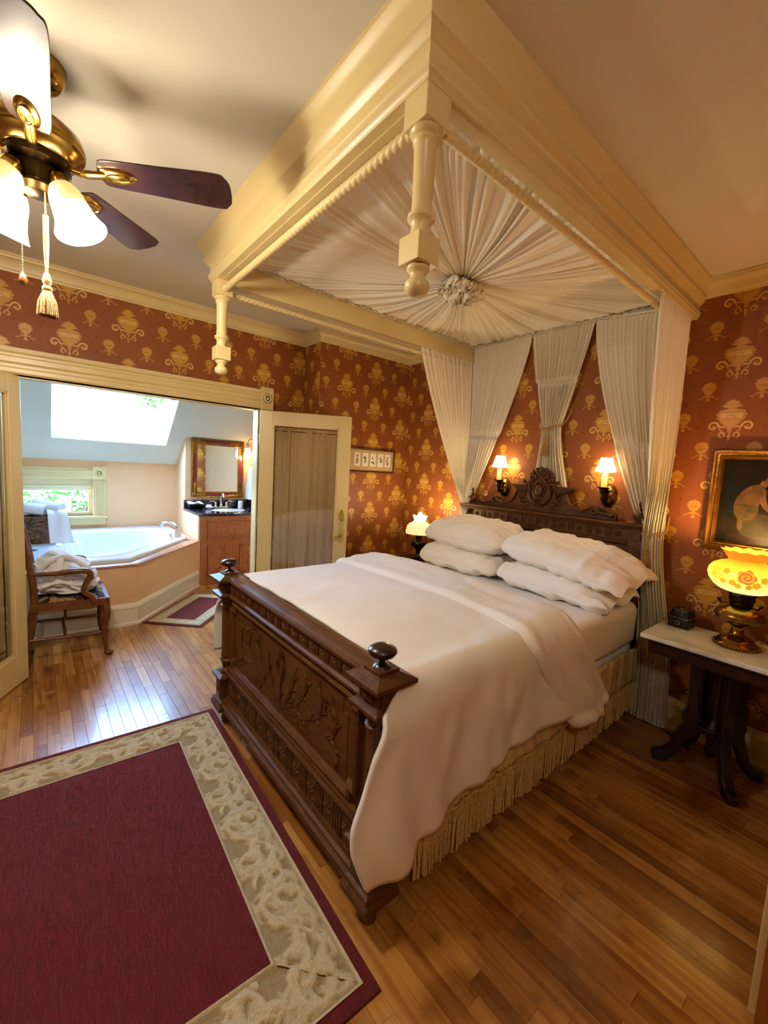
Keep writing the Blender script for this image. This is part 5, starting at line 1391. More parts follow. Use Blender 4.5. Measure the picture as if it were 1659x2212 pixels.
# bed sconces
def sconce_proto(label):
    r = thing('wall_sconce', label, 'sconce', (0, 0, 0), 'bed wall sconces')
    q = MB(); q.lathe([(0, .05), (.03, .045), (.05, .03), (.058, .012), (.062, 0)], (0, 0, 0), 28, Matrix.Diagonal((.92, 1.35, 1)).to_4x4()); q.xf(Matrix.Rotation(PI / 2, 4, 'X')); obj('backplate', q, BRASS, r, smooth=50)
    q = MB(); q.tube(curve([(0, -.03, -.02), (0, -.06, -.035), (0, -.09, -.02), (0, -.10, .02)], 14), [.014] * 6 + [.018] * 5 + [.02] * 4, 12); q.lathe([(.02, .02), (.026, .035), (.03, .05), (.045, .056), (.045, .06), (0, .06)], (0, -.10, 0), 20); obj('arm', q, BRASS_DK, r, smooth=50)
    q = MB(); q.lathe([(.019, .06), (.019, .15), (.012, .152), (0, .152)], (0, -.10, 0), 16); obj('candle_sleeve', q, IVORY, r, smooth=40)
    q = MB(); n_ = 8
    for k in range(n_ + 1): pass
    q.lathe([(.036, .262), (.040, .245), (.05, .21), (.066, .166), (.067, .162)], (0, -.10, 0), 32); sh = obj('lamp_shade', q, GLOWSHADE, r, smooth=60)
    q = MB()
    for k in range(8):
        a = 2 * PI * k / 8; q.tube([(.0365 * math.cos(a), -.10 + .0365 * math.sin(a), .262), (.0505 * math.cos(a), -.10 + .0505 * math.sin(a), .21), (.0675 * math.cos(a), -.10 + .0675 * math.sin(a), .162)], .0012, 4)
    q.tube([(.0675 * math.cos(a), -.10 + .0675 * math.sin(a), .162) for a in [2 * PI * k / 32 for k in range(33)]], .002, 5); q.tube([(.0365 * math.cos(a), -.10 + .0365 * math.sin(a), .262) for a in [2 * PI * k / 32 for k in range(33)]], .0018, 5)
    obj('shade_trim', q, BRASS, sh)
    lamp('bulb', (0, -.10, .20), 4.5, WARM, .02, r)
    return r
SCZ = 1.455
s0 = sconce_proto('brass candle sconce lit at the left of the bed crest')
s0.location = (-2.13, YH - .002, SCZ)
copy_tree(s0, (-1.275, YH - .002, SCZ - .005), label='brass candle sconce lit at the right of the bed crest')
# sconces on the wall facing the bed
def boost(r):
    for ch in r.children:
        if ch.type == 'LIGHT': ch.data = ch.data.copy(); ch.data.energy = 58; ch.data.color = (1, .86, .68)
c_ = copy_tree(s0, (-1.55, YB + .002, 1.95), PI, 'brass candle sconce on the wall facing the bed'); c_['group'] = 'sconces facing the bed'; boost(c_)
c_ = copy_tree(s0, (.30, YB + .002, 1.95), PI, 'brass candle sconce on the facing wall near the entry'); c_['group'] = 'sconces facing the bed'; boost(c_)

# left bedside table and hobnail lamp
lt = thing('bedside_table', 'dark wooden bedside table behind the bed on the left', 'table', (-2.80, 2.80, 0))
q = MB(); q.lathe([(0, .70), (.21, .70), (.22, .708), (.22, .718), (.212, .724), (0, .724)], (-2.80, 2.80, 0), 32); obj('top', q, EBONY, lt, smooth=40)
q = MB(); q.lathe([(.03, .70), (.022, .6), (.035, .5), (.02, .4), (.04, .28), (.03, .2)], (-2.80, 2.80, 0), 18); obj('pedestal', q, EBONY, lt, smooth=50)
for k in range(3):
    a = 2 * PI * k / 3 + .5; q = MB(); q.tube(curve([(-2.80 + .02 * math.cos(a), 2.80 + .02 * math.sin(a), .24), (-2.80 + .09 * math.cos(a), 2.80 + .09 * math.sin(a), .18), (-2.80 + .15 * math.cos(a), 2.80 + .15 * math.sin(a), .07), (-2.80 + .2 * math.cos(a), 2.80 + .2 * math.sin(a), .018)], 14), [.022] * 5 + [.018] * 10, 8); obj('leg', q, EBONY, lt, smooth=50)
LX, LY = -2.785, 2.76
ll = thing('oil_lamp', 'lit hobnail milk-glass lamp on the left bedside table', 'lamp', (LX, LY, .724))
q = MB(); q.lathe([(.072, .726), (.072, .734), (.05, .745), (.03, .76), (.02, .79), (.024, .82), (.04, .835), (.062, .852), (.07, .875), (.062, .895), (.03, .905), (.026, .93), (.03, .94), (.03, .955)], (LX, LY, 0), 28); obj('base', q, BRASS_DK, ll, smooth=50)
q = MB(); q.lathe([(.05, 1.10), (.06, 1.085), (.062, 1.08), (.085, 1.068), (.108, 1.045), (.12, 1.015), (.123, .985), (.118, .968)], (LX, LY, 0), 40)
for j, (r, z) in enumerate(((.098, 1.056), (.112, 1.038), (.119, 1.016), (.123, .994), (.122, .974))):
    n_ = 30
    for k in range(n_): a = 2 * PI * (k + .5 * (j % 2)) / n_; q.ball((LX + r * math.cos(a), LY + r * math.sin(a), z), .0065, 6, 4)
sh = obj('glass_shade', q, HOBNAIL, ll, smooth=60)
q = MB()
for k in range(48):
    a0, a1 = 2 * PI * k / 48, 2 * PI * (k + 1) / 48
    f = lambda a, e: (LX + (.05 + .016 * e + .004 * e * math.sin(8 * a)) * math.cos(a), LY + (.05 + .016 * e + .004 * e * math.sin(8 * a)) * math.sin(a), 1.098 + .035 * e + .008 * e * math.sin(8 * a))
    q.add([f(a0, 0), f(a1, 0), f(a1, 1), f(a0, 1)], [(0, 1, 2, 3)])
obj('ruffled_crown', q, GLOWSHADE, sh, smooth=180)
q = MB(); q.lathe([(.03, .955), (.032, 1.0), (.04, 1.03), (.032, 1.08), (.03, 1.205), (.028, 1.205), (.028, 1.08), (.036, 1.03), (.028, 1.0), (.026, .955)], (LX, LY, 0), 20); obj('chimney', q, CHIMNEY, ll, smooth=60)
q = MB(); q.ball((LX, LY, 1.04), (.016, .016, .028), 12, 8); obj('bulb', q, GLOW, ll, smooth=60)
lamp('bulb_light', (LX, LY, 1.145), 8, WARM, .02, ll)

# ------------------------------------------------------------------ right marble-topped stand
MZ = .717; nx0, nx1, ny0, ny1 = -.825, -.135, 2.605, 3.035
ns = thing('marble_stand', 'dark pedestal stand with white marble top by the bed', 'table', (-.48, 2.82, 0))
def rrect(x0, x1, y0, y1, r, n_=5):
    o_ = []
    for cx_, cy_, a0 in ((x1 - r, y0 + r, -PI / 2), (x1 - r, y1 - r, 0), (x0 + r, y1 - r, PI / 2), (x0 + r, y0 + r, PI)):
        for k in range(n_ + 1): a = a0 + PI / 2 * k / n_; o_.append((cx_ + r * math.cos(a), cy_ + r * math.sin(a)))
    return o_
q = MB(); q.prism(rrect(nx0, nx1, ny0, ny1, .012), lambda u, v, d: (u, v, d), MZ - .024, MZ); obj('marble_top', q, MARBLE, ns, bevel=0.006, bseg=3)
q = MB(); q.mould(rrect(nx0 + .025, nx1 - .025, ny0 + .025, ny1 - .025, .02), [(0, MZ - .026), (0, MZ - .04), (.012, MZ - .05), (.012, MZ - .095), (.02, MZ - .10), (.02, MZ - .105)], closed=True, left=True)
q.box(nx0 + .04, nx1 - .04, ny0 + .04, ny1 - .04, MZ - .06, MZ - .026); obj('apron', q, EBONY, ns, smooth=40)
NCX, NCY = -.48, 2.80
feet = [(-.70, 2.70), (-.345, 2.615), (-.30, 2.955), (-.655, 3.0)]
for fx, fy in feet:
    d = Vector((fx - NCX, fy - NCY, 0)); dn = d.normalized(); sd = Vector((-dn.y, dn.x, 0)); q = MB()
    # sawn scroll leg: upright column then a splayed foot
    outline = [(.075, MZ - .09), (.135, MZ - .09), (.13, .45), (.145, .33), (.165, .28), (.15, .245), (.17, .20), (.205, .10), (.245, .062), (.285, .052), (.295, .03), (.285, .001), (.24, .001), (.215, .012), (.17, .06), (.12, .17), (.08, .20), (.06, .24), (.075, .30), (.085, .40)]
    sc = d.length / .265
    q.prism(outline, lambda u, v, t: tuple(Vector((NCX, NCY, v)) + dn * (u * sc if v < .33 else u * lerp(sc, 1, min(1, (v - .33) / .05)) ) + sd * t), -.026, .026)
    obj('leg', q, EBONY, ns, bevel=0.008, bseg=3)
q = MB(); q.lathe([(.02, MZ - .08), (.028, .55), (.02, .5), (.034, .42), (.036, .38), (.02, .33), (.028, .29), (.05, .26), (.05, .22), (.03, .20), (.022, .15), (.03, .13), (.022, .10), (0, .085)], (NCX, NCY, 0), 20); obj('centre_spindle', q, EBONY, ns, smooth=50)
q = MB(); q.box(NCX - .10, NCX + .10, NCY - .10, NCY + .10, MZ - .12, MZ - .085); q.cbox((NCX, NCY, .245), (.13, .13, .035)); obj('cross_block', q, EBONY, ns, bevel=0.004)
# rose lamp
RX, RY = -.452, 2.865
rl = thing('oil_lamp', 'brass lamp with rose-painted yellow glass shade', 'lamp', (RX, RY, MZ))
q = MB(); q.lathe([(.098, 0), (.10, .008), (.094, .016), (.086, .02), (.08, .032), (.07, .045), (.045, .055), (.032, .066), (.027, .085), (.026, .10), (.034, .112)], (RX, RY, MZ + .001), 36); bb = obj('foot', q, BRASS, rl, smooth=45)
q = MB()
for k in range(36): a = 2 * PI * k / 36; q.ball((RX + .095 * math.cos(a), RY + .095 * math.sin(a), MZ + .013), .006, 6, 5)
obj('beading', q, BRASS, bb, smooth=60)
q = MB(); q.lathe([(.034, .112), (.05, .122), (.085, .136), (.104, .155), (.107, .165), (.11, .166), (.11, .171), (.107, .172), (.102, .185), (.085, .203), (.055, .216), (.04, .222)], (RX, RY, MZ), 40); obj('font', q, BRASS, rl, smooth=50)
q = MB(); q.lathe([(.04, .218), (.052, .226), (.05, .245), (.056, .25), (.054, .275), (.062, .28), (.06, .29), (.05, .295)], (RX, RY, MZ), 32)
for s in (-1, 1): q.tube(curve([(RX + s * .05, RY - .03, MZ + .23), (RX + s * .075, RY - .04, MZ + .225), (RX + s * .085, RY - .045, MZ + .24)], 8), .005, 6); q.ball((RX + s * .087, RY - .046, MZ + .245), .009, 8, 6)
obj('burner', q, BRASS_DK, rl, smooth=45)
# painted glass shade: amber top and bottom, roses and leaves printed on it
def rose_glass():
    m = bpy.data.materials.new('rose_painted_glass'); m.use_nodes = True; nt = m.node_tree; N = nt.nodes.new; L = nt.links.new; b = nt.nodes['Principled BSDF']
    g = N('ShaderNodeNewGeometry'); sp = N('ShaderNodeSeparateXYZ'); L(g.outputs['Position'], sp.inputs[0])
    z = X(nt, sp.outputs['Z']); dx = X(nt, sp.outputs['X']) - RX; dy = X(nt, sp.outputs['Y']) - RY
    th = dy._op('ARCTAN2', dx) * .15                                   # arc length along the belly
    zc = MZ + .395
    base = z.ramp([(MZ + .29, 0.0), (MZ + .36, .35), (MZ + .43, .55), (MZ + .452, .8), (MZ + .468, 1.0), (MZ + .53, 1.0)], MZ + .29, MZ + .53)
    rp = N('ShaderNodeValToRGB'); e = rp.color_ramp.elements; e[0].color = lin('#fff0a0'); e[1].color = lin('#f07018')
    for p_, c in ((.35, '#ffe860'), (.55, '#ffd838'), (.8, '#f8b028')): q_ = e.new(p_); q_.color = lin(c)
    L(base.v, rp.inputs['Fac']); last = rp.outputs['Color']
    def blob(a, zz, r, c, ringn=0):
        nonlocal last
        u = (th - a * .15); v = z - zz; d = (u * u + v * v).sqrt()
        wob = (u._op('ARCTAN2', v) * 5.0).sin() * (r * .1)
        msk = (d.neg() + r + wob).inside(.003)
        if ringn: msk = msk * (((d * (2 * PI * ringn / r) + u._op('ARCTAN2', v)).sin() * .22) + .82)
        mx = N('ShaderNodeMixRGB'); L((msk * .9).v, mx.inputs[0]); L(last, mx.inputs[1]); mx.inputs[2].default_value = lin(c); last = mx.outputs[0]
    for a0 in (0, 2.1, -2.1):
        a = -1.42 + a0
        while a > PI: a -= 2 * PI
        while a < -PI: a += 2 * PI
        def W(d): 
            r_ = a + d
            return r_ - 2 * PI if r_ > PI else (r_ + 2 * PI if r_ < -PI else r_)
        for d, zz, r, c, rg in ((-.30, -.035, .016, '#c89010', 0), (.32, -.035, .018, '#c08808', 0), (.14, -.05, .013, '#b07c04', 0), (-.15, -.05, .015, '#c09010', 0), (.5, -.005, .016, '#c08808', 0), (-.5, .018, .015, '#c09410', 0), (.05, .0, .036, '#e04410', 2.2), (-.80, .0, .034, '#e8b810', 2.2), (-.58, -.035, .015, '#cc9c10', 0)):
            blob(W(d), zc + zz, r, c, rg)
    L(last, b.inputs['Base Color']); L(last, b.inputs['Emission Color']); b.inputs['Emission Strength'].default_value = 0.6; m.cycles.emission_sampling = 'NONE'; b.inputs['Roughness'].default_value = .2
    return m
q = MB(); q.lathe([(.085, .298), (.105, .306), (.13, .325), (.152, .355), (.16, .385), (.156, .41), (.14, .432), (.112, .448), (.085, .455), (.076, .46), (.08, .47)], (RX, RY, MZ), 48); sh = obj('glass_shade', q, rose_glass(), rl, smooth=60)
ROSEG = sh.data.materials[0]
q = MB(); n_ = 72; V_ = []
for i in range(n_):
    a = 2 * PI * i / n_
    for k in range(6): t = k / 5; r = .08 + .03 * t + .006 * t * math.sin(12 * a); V_.append((RX + r * math.cos(a), RY + r * math.sin(a), MZ + .468 + .045 * t + .004 * t * math.sin(12 * a)))
q.add(V_, [(i * 6 + k, ((i + 1) % n_) * 6 + k, ((i + 1) % n_) * 6 + k + 1, i * 6 + k + 1) for i in range(n_) for k in range(5)]); obj('crimped_crown', q, ROSEG, sh, smooth=180)
q = MB(); q.ball((RX, RY, MZ + .375), (.025, .025, .035), 12, 8); obj('bulb', q, GLOW, rl, smooth=60)
lamp('bulb_light', (RX, RY, MZ + .50), 10, (1.0, .62, .24), .03, rl)
lamp('bulb_light_low', (RX, RY, MZ + .285), 2.5, (1.0, .68, .26), .04, rl)
# clock radio
ck = thing('alarm_clock', 'black cube alarm clock on the marble top', 'clock', (-.715, 2.93, MZ)); Mc = Matrix.Translation((-.718, 2.935, MZ + .0005)) @ Matrix.Rotation(math.radians(-8), 4, 'Z')
q = MB(); q.frustum((0, 0), (.053, .05), (.052, .049), .004, .062); q.xf(Mc); obj('body', q, BLACK, ck, bevel=0.008, bseg=3)
q = MB(); q.frustum((0, 0), (.0515, .0485), (.043, .042), .0645, .112); q.xf(Mc); obj('display_hood', q, BLACK, ck, bevel=0.007, bseg=3)
q = MB(); q.frustum((0, 0), (.0525, .0495), (.0525, .0495), .062, .0648); q.frustum((0, 0), (.05, .047), (.05, .047), 0, .004); q.xf(Mc); obj('chrome_band', q, NICKEL, ck)
q = MB(); q.tube([(.011 * math.cos(a), -.0515, .034 + .011 * math.sin(a)) for a in [2 * PI * k / 24 for k in range(25)]], .0013, 6); q.cbox((0, 0, .1125), (.026, .012, .003)); q.xf(Mc); obj('dial_ring', q, NICKEL, ck)
q = MB()
def seg7(x0, on):
    w, h = .009, .018
    S = {'a': (0, h, w, h), 'g': (0, h / 2, w, h / 2), 'd': (0, 0, w, 0), 'f': (0, h / 2, 0, h), 'b': (w, h / 2, w, h), 'e': (0, 0, 0, h / 2), 'c': (w, 0, w, h / 2)}
    for k in on:
        a = S[k]; q.tube([(x0 + a[0], -.0478 + (a[1] + .005) * .12, .079 + a[1]), (x0 + a[2], -.0478 + (a[3] + .005) * .12, .079 + a[3])], .0009, 4)
seg7(-.02, 'abged'); seg7(.004, 'bc'); seg7(.012, 'abcdef'); q.xf(Mc); obj('digits', q, mat('dim_digits', '#5a6a70', .5), ck)
# cords
q = MB(); q.tube(curve([(-.70, 3.02, .69), (-.66, 3.05, .55), (-.56, 3.05, .42), (-.62, 3.06, .36), (-.72, 3.07, .27), (-.80, 3.08, .25)], 30), .004, 6); tag(obj('power_cord', q, BLACK, smooth=60), 'black power cord looping below the marble top', 'cord')
q = MB(); q.tube(curve([(-.80, 3.06, .005), (-.74, 3.03, .005), (-.66, 2.99, .005), (-.60, 2.93, .005)], 20), .0045, 6); tag(obj('power_cord', q, BLACK, smooth=60), 'black power cord lying on the floor by the drape', 'cord')

# ------------------------------------------------------------------ pictures
pa = thing('framed_painting', 'gilt framed dark painting of a seated woman', 'painting', (-.44, YH, 1.48))
x0, x1, z0, z1 = -.705, -.165, 1.188, 1.772; yb_ = YH - .002
q = MB(); frame_sweep(q, x0, x1, z0, z1, [(0, 0), (0, .02), (.006, .03), (.014, .032), (.022, .024), (.032, .024), (.038, .032), (.044, .03), (.05, .018), (.054, .012)], lambda a, c, h: (a, yb_ - h, c)); q.f = [f[::-1] for f in q.f]; obj('frame', q, GOLDFRAME, pa, smooth=35)
CAN = mat('dark_canvas', '#0f0d07', 0.5, col2='#1a170c', vscale=7, contrast=(.3, .75), spec=.08)
q = MB(); q.box(x0 + .045, x1 - .045, yb_ - .010, yb_ - .002, z0 + .045, z1 - .045); cvs = obj('canvas', q, CAN, pa)
def flat(nm, pts, colr, lift, rough=.4):
    m_ = MB(); sm_ = curve([(p_[0], 0, p_[1]) for p_ in pts + [pts[0]]], 40)[:-1]
    m_.add([(v.x, yb_ - .0102 - lift, v.z) for v in sm_], [list(range(len(sm_)))]); obj(nm, m_, mat('paint_' + nm, colr, rough, spec=.08, col2=tuple(int(c * .72) for c in bytes.fromhex(colr[1:])), vscale=22), cvs)
X0, Z0 = x0 + .05, z0 + .05      # lower-left of the canvas
def C_(u, v): return (X0 + u, Z0 + v)
flat('painted_chair', [C_(.02, .34), C_(.13, .36), C_(.2, .24), C_(.16, .14), C_(.03, .16)], '#14191a', .0002)
flat('painted_ground', [C_(0, .0), C_(.44, .0), C_(.44, .09), C_(.25, .06), C_(.1, .08), C_(0, .05)], '#1d170d', .0002)
flat('painted_skirt', [C_(.09, .17), C_(.16, .18), C_(.24, .17), C_(.33, .14), C_(.37, .09), C_(.35, .045), C_(.22, .035), C_(.13, .05), C_(.10, .10)], '#2b2e22', .0004)
flat('painted_back', [C_(.178, .345), C_(.13, .328), C_(.09, .28), C_(.073, .228), C_(.082, .18), C_(.12, .155), C_(.165, .165), C_(.178, .215), C_(.192, .27), C_(.198, .322)], '#473f2b', .0006)
flat('painted_bodice', [C_(.074, .232), C_(.12, .226), C_(.176, .222), C_(.178, .18), C_(.15, .14), C_(.10, .14), C_(.076, .18)], '#383926', .0008)
flat('painted_arm', [C_(.188, .315), C_(.178, .27), C_(.198, .215), C_(.25, .175), C_(.30, .165), C_(.302, .178), C_(.26, .192), C_(.222, .222), C_(.206, .27), C_(.203, .312)], '#4e4631', .0010)
flat('painted_sash', [C_(.072, .222), C_(.12, .212), C_(.176, .212), C_(.176, .196), C_(.125, .196), C_(.12, .09), C_(.098, .095), C_(.1, .19), C_(.074, .2)], '#3f3c24', .0012)
flat('painted_neck', [C_(.172, .34), C_(.185, .372), C_(.206, .366), C_(.202, .33)], '#5a4931', .0009)
flat('painted_face', [C_(.186, .36), C_(.196, .395), C_(.222, .402), C_(.234, .386), C_(.244, .375), C_(.235, .366), C_(.232, .352), C_(.214, .348)], '#4a4130', .0012)
flat('painted_hair', [C_(.168, .372), C_(.172, .405), C_(.198, .424), C_(.224, .416), C_(.222, .402), C_(.204, .394), C_(.196, .37), C_(.182, .362)], '#1a120a', .0014)
flat('painted_hands', [C_(.29, .178), C_(.33, .185), C_(.36, .175), C_(.35, .158), C_(.31, .158)], '#463e2c', .0012)
# five small prints in one long frame
pp = thing('framed_prints', 'long narrow frame of five small prints on the papered wall', 'picture', (XJ, 2.68, 1.62))
y0, y1, z0, z1 = 2.33, 2.955, 1.508, 1.748; xx = XJ + .002
q = MB(); frame_sweep(q, y0, y1, z0, z1, [(0, 0), (0, .018), (.006, .022), (.014, .018), (.018, .01)], lambda a, c, h: (xx + h, a, c)); obj('frame', q, DARKWOOD, pp, smooth=35)
q = MB(); q.box(xx, xx + .006, y0 + .015, y1 - .015, z0 + .015, z1 - .015); mt2 = obj('mat_board', q, mat('tan_mat', '#b99c6c', .8), pp)
INK = mat('ink', '#4a4238', .8); PAPERW = mat('print_paper', '#e2dac8', .8)
for k in range(5):
    a = y1 - .052 - k * .098; q = MB(); q.box(xx + .006, xx + .008, a - .072, a, z0 + .06, z1 - .045); pr = obj('print', q, PAPERW, mt2)
    rn = random.Random(40 + k); q = MB(); cy_, cz_ = a - .036, (z0 + z1) / 2 + .008
    for j in range(7):
        c = (cy_ + rn.uniform(-.016, .016), cz_ + rn.uniform(-.04, .035)); r0 = rn.uniform(.004, .009)
        q.add([(xx + .0082 + j * .00005, c[0] + r0 * (1 + .4 * math.sin(3 * t + j)) * math.cos(t), c[1] + 1.3 * r0 * (1 + .4 * math.cos(2 * t + j)) * math.sin(t)) for t in [2 * PI * i / 14 for i in range(14)]], [list(range(14))])
    q.tube(curve([(xx + .0084, cy_ + rn.uniform(-.02, .02), cz_ - .045), (xx + .0084, cy_ + .02, cz_ - .01), (xx + .0084, cy_ - .015, cz_ + .02), (xx + .0084, cy_ + .012, cz_ + .04)], 14), .0012, 4)
    obj('ink_drawing', q, INK, pr)

# ------------------------------------------------------------------ ceiling fan
FXc, FYc = -1.87, .03
fan = thing('ceiling_fan', 'brass ceiling fan with dark wood blades and lit glass shades', 'ceiling fan', (FXc, FYc, ZC))
q = MB(); q.lathe([(.0, 2.69), (.03, 2.69), (.055, 2.70), (.07, 2.715), (.078, 2.74), (.08, ZC - .001), (0, ZC - .001)], (FXc, FYc, 0), 36); obj('ceiling_mount', q, BRASS, fan, smooth=45)
q = MB(); q.lathe([(.013, 2.57), (.013, 2.70)], (FXc, FYc, 0), 16); obj('downrod', q, BRASS, fan, smooth=60)
q = MB(); q.lathe([(.02, 2.595), (.06, 2.592), (.095, 2.58), (.118, 2.56), (.126, 2.54), (.128, 2.528), (.125, 2.522), (.126, 2.515), (.121, 2.508), (.114, 2.504), (.11, 2.496), (.102, 2.49), (.096, 2.482), (.085, 2.478), (.0, 2.478)], (FXc, FYc, 0), 48); obj('motor_housing', q, BRASS, fan, smooth=40)
q = MB(); q.lathe([(.088, 2.478), (.088, 2.458), (.07, 2.452), (.058, 2.45), (.056, 2.40), (.06, 2.396), (.06, 2.385), (.045, 2.372), (.03, 2.366), (0, 2.364)], (FXc, FYc, 0), 36); obj('light_hub', q, BRASS_DK, fan, smooth=45)
BLADE = mat('mahogany_blade', '#200c0b', 0.3, col2='#371813', vscale=9, stretch=(1, 1, 1), coat=.4)
for k in range(5):
    a = math.radians(66 + 72 * k); M = Matrix.Translation((FXc, FYc, 2.468)) @ Matrix.Rotation(a, 4, 'Z') @ Matrix.Rotation(math.radians(-3), 4, 'Y') @ Matrix.Rotation(math.radians(-12), 4, 'X')
    q = MB(); pts = [(.175, -.035), (.20, -.052), (.35, -.062), (.535, -.074), (.57, -.058), (.585, -.03), (.587, .03), (.575, .058), (.54, .074), (.35, .062), (.20, .052), (.175, .035), (.168, 0)]
    pts = [(p_.x, p_.y) for p_ in curve([(a_, b_, 0) for a_, b_ in pts + [pts[0]]], 78)[:-1]]
    q.prism(pts, lambda u, v, d: (u, v, d), -.003, .003); q.xf(M); bl = obj('blade', q, BLADE, fan, bevel=0.002)
    q = MB(); q.tube(curve([(.075, 0, -.002), (.12, .0, -.016), (.165, 0, -.012), (.20, 0, -.006)], 14), [.013] * 6 + [.015] * 9, 10, flat=.6)
    q.lathe([(0, -.012), (.6, -.010), (.92, -.004), (1, 0), (.9, .002), (0, .002)], (.225, 0, -.004), 28, Matrix.Diagonal((.058, .03, 1)).to_4x4())
    q.tube([(.228 + .034 * math.cos(t), .016 * math.sin(t), -.0145) for t in [2 * PI * i / 22 for i in range(23)]], .003, 6)
    q.xf(M); obj('blade_iron', q, BRASS_BR, bl, smooth=50)
FANGLASS = mat('fan_shade_glow', '#fff2d6', 0.35, emit='#fff0d4', estr=42.0)
FANNECK = mat('fan_shade_neck', '#f4dfa8', 0.35, emit='#ffcf80', estr=0.4)
for k, (deg, rad_) in enumerate(((-68, .062), (55, .058), (215, .10))):
    a = math.radians(deg); d = Vector((math.cos(a), math.sin(a), 0))
    hub = Vector((FXc, FYc, 2.435)) + d * .035; tip = Vector((FXc, FYc, 2.425)) + d * rad_; axis = (d * .46 + Vector((0, 0, -1))).normalized()
    q = MB(); q.tube(curve([tuple(hub), tuple(hub + d * .018 + Vector((0, 0, .004))), tuple(tip)], 12), .011, 10)
    R = axis.to_track_quat('Z', 'Y').to_matrix().to_4x4(); T = Matrix.Translation(tip) @ R
    q.lathe([(.012, -.02), (.028, -.01), (.034, .012), (.036, .03), (.033, .03), (0, .028)], (0, 0, 0), 24, T); ar = obj('light_arm', q, BRASS, fan, smooth=50)
    q = MB(); q.lathe([(.030, .02), (.036, .03), (.046, .05), (.051, .07), (.0525, .085), (.0535, .098)], (0, 0, 0), 36, T); obj('shade_neck', q, FANNECK, ar, smooth=60)
    q = MB(); q.lathe([(.0535, .098), (.055, .110), (.061, .137), (.072, .165), (.076, .171)], (0, 0, 0), 36, T); obj('glass_shade', q, FANGLASS, ar, smooth=60); lamp('bulb', tuple(tip + axis * .155), 26, (1, .90, .74), .05, ar)
q = MB(); tx, ty = FXc - .01, FYc - .045
for k in range(40): q.ball((tx, ty, 2.365 - k * .0062), .0024, 6, 4)
o = obj('pull_chain', q, BRASS_BR, fan, smooth=60)
q = MB(); q.lathe([(0, .0), (.009, .006), (.0125, .016), (.009, .03), (.004, .04), (0, .042)], (tx, ty, 2.08), 14); obj('pull_drop', q, CHAIRWOOD, o, smooth=60)
q = MB(); sx, sy = FXc + .035, FYc + .015
for e in (-.004, .004): q.tube([(sx + e * .3, sy + e, 2.30), (sx + e, sy + e, 2.20), (sx, sy, 2.115)], .0035, 6)
q.tube([(sx, sy, 2.30), (sx, sy, 2.37)], .002, 6)
o = obj('tassel_cord', q, GOLDCORD, fan, smooth=60)
tassel('tassel', (sx, sy, 2.095), .075, o, .026)

# ------------------------------------------------------------------ armchair in the bath doorway
ac = thing('armchair', 'oak armchair with patterned seat beside the tub', 'chair', (-3.98, .20, 0))
def seat_pt(x, y, z): return (x, y, z)
xn, xf = -3.765, -4.215
for x, y, s in ((xn, .395, 1), (xf, .41, -1)):
    q = MB(); q.tube(curve([(x, y, .43), (x + s * .012, y + .012, .34), (x + s * .004, y - .004, .18), (x + s * .002, y + .004, .06), (x + s * .012, y + .018, .022)], 20), [.026] * 4 + [lerp(.026, .016, k / 12) for k in range(13)] + [.018, .024, .026, .024], 10)
    q.ball((x + s * .012, y + .022, .02), (.03, .034, .02), 12, 8); obj('leg', q, CHAIRWOOD, ac, smooth=60)
for x, s in ((-3.80, 1), (-4.18, -1)):
    q = MB(); q.tube(curve([(x + s * .01, -.09, .012), (x, -.05, .22), (x, -.02, .44), (x, -.035, .68), (x - s * .005, -.07, .90), (x - s * .01, -.115, 1.10)], 24), [.022] * 25, 8, flat=.75); obj('back_leg', q, CHAIRWOOD, ac, smooth=60)
q = MB(); q.mould([(-4.195, -.03), (-3.785, -.03), (xn + .01, .41), (xf - .01, .42)], [(-.012, .40), (.012, .40), (.016, .43), (.012, .455), (-.012, .455)], closed=True, left=False); q.f = [f[::-1] for f in q.f]; obj('seat_rail', q, CHAIRWOOD, ac, smooth=40)
TAP = mat('tapestry', '#2a1c16', .9, col2='#9a7a54', vscale=22, contrast=(.5, .56), detail=2, bump=.2, bscale=150)
q = MB(); q.grid(20, 20, lambda u, v: (lerp(-4.185, -3.795, u) + (u - .5) * .05 * v, lerp(-.015, .405, v), .452 + .045 * (1 - abs(2 * u - 1) ** 4) * (1 - abs(2 * v - 1) ** 4))); obj('seat', q, TAP, ac, smooth=180)
q = MB()
for k in range(26):
    y = lerp(0, .40, k / 25); q.ball((-3.785 + .02 * y / .4, y, .456), .005, 6, 4)
obj('upholstery_nails', q, BRASS, ac, smooth=60)
for x, s in ((xn - .002, 1), (xf + .002, -1)):
    q = MB(); pts = curve([(x - s * .035, -.045, .675), (x - s * .0, .08, .672), (x + s * .03, .20, .685), (x + s * .035, .28, .68), (x + s * .03, .305, .645), (x + s * .02, .275, .58), (x + s * .015, .265, .52), (x + s * .01, .315, .465), (x + s * .01, .325, .42)], 44)
    q.tube(pts, [.017] * 8 + [.022] * 18 + [.02] * 19, 8, flat=1.0); obj('arm', q, CHAIRWOOD, ac, smooth=60)
q = MB(); q.tube(curve([(-3.81, -.11, 1.09), (-3.99, -.13, 1.13), (-4.17, -.11, 1.09)], 14), .03, 8, flat=.6)
for x in (-3.93, -3.99, -4.05): q.tube(curve([(x, -.035, .46), (x, -.05, .75), (x, -.115, 1.10)], 12), .012, 6, flat=.6)
obj('back_splat', q, CHAIRWOOD, ac, smooth=60)
q = MB()
for x, yb0, yf0 in ((xn - .01, -.05, .39), (xf + .01, -.05, .40)): q.tube([(x, yb0, .20), (x, (yb0 + yf0) / 2, .185), (x, yf0, .175)], [.010, .013, .010], 8)
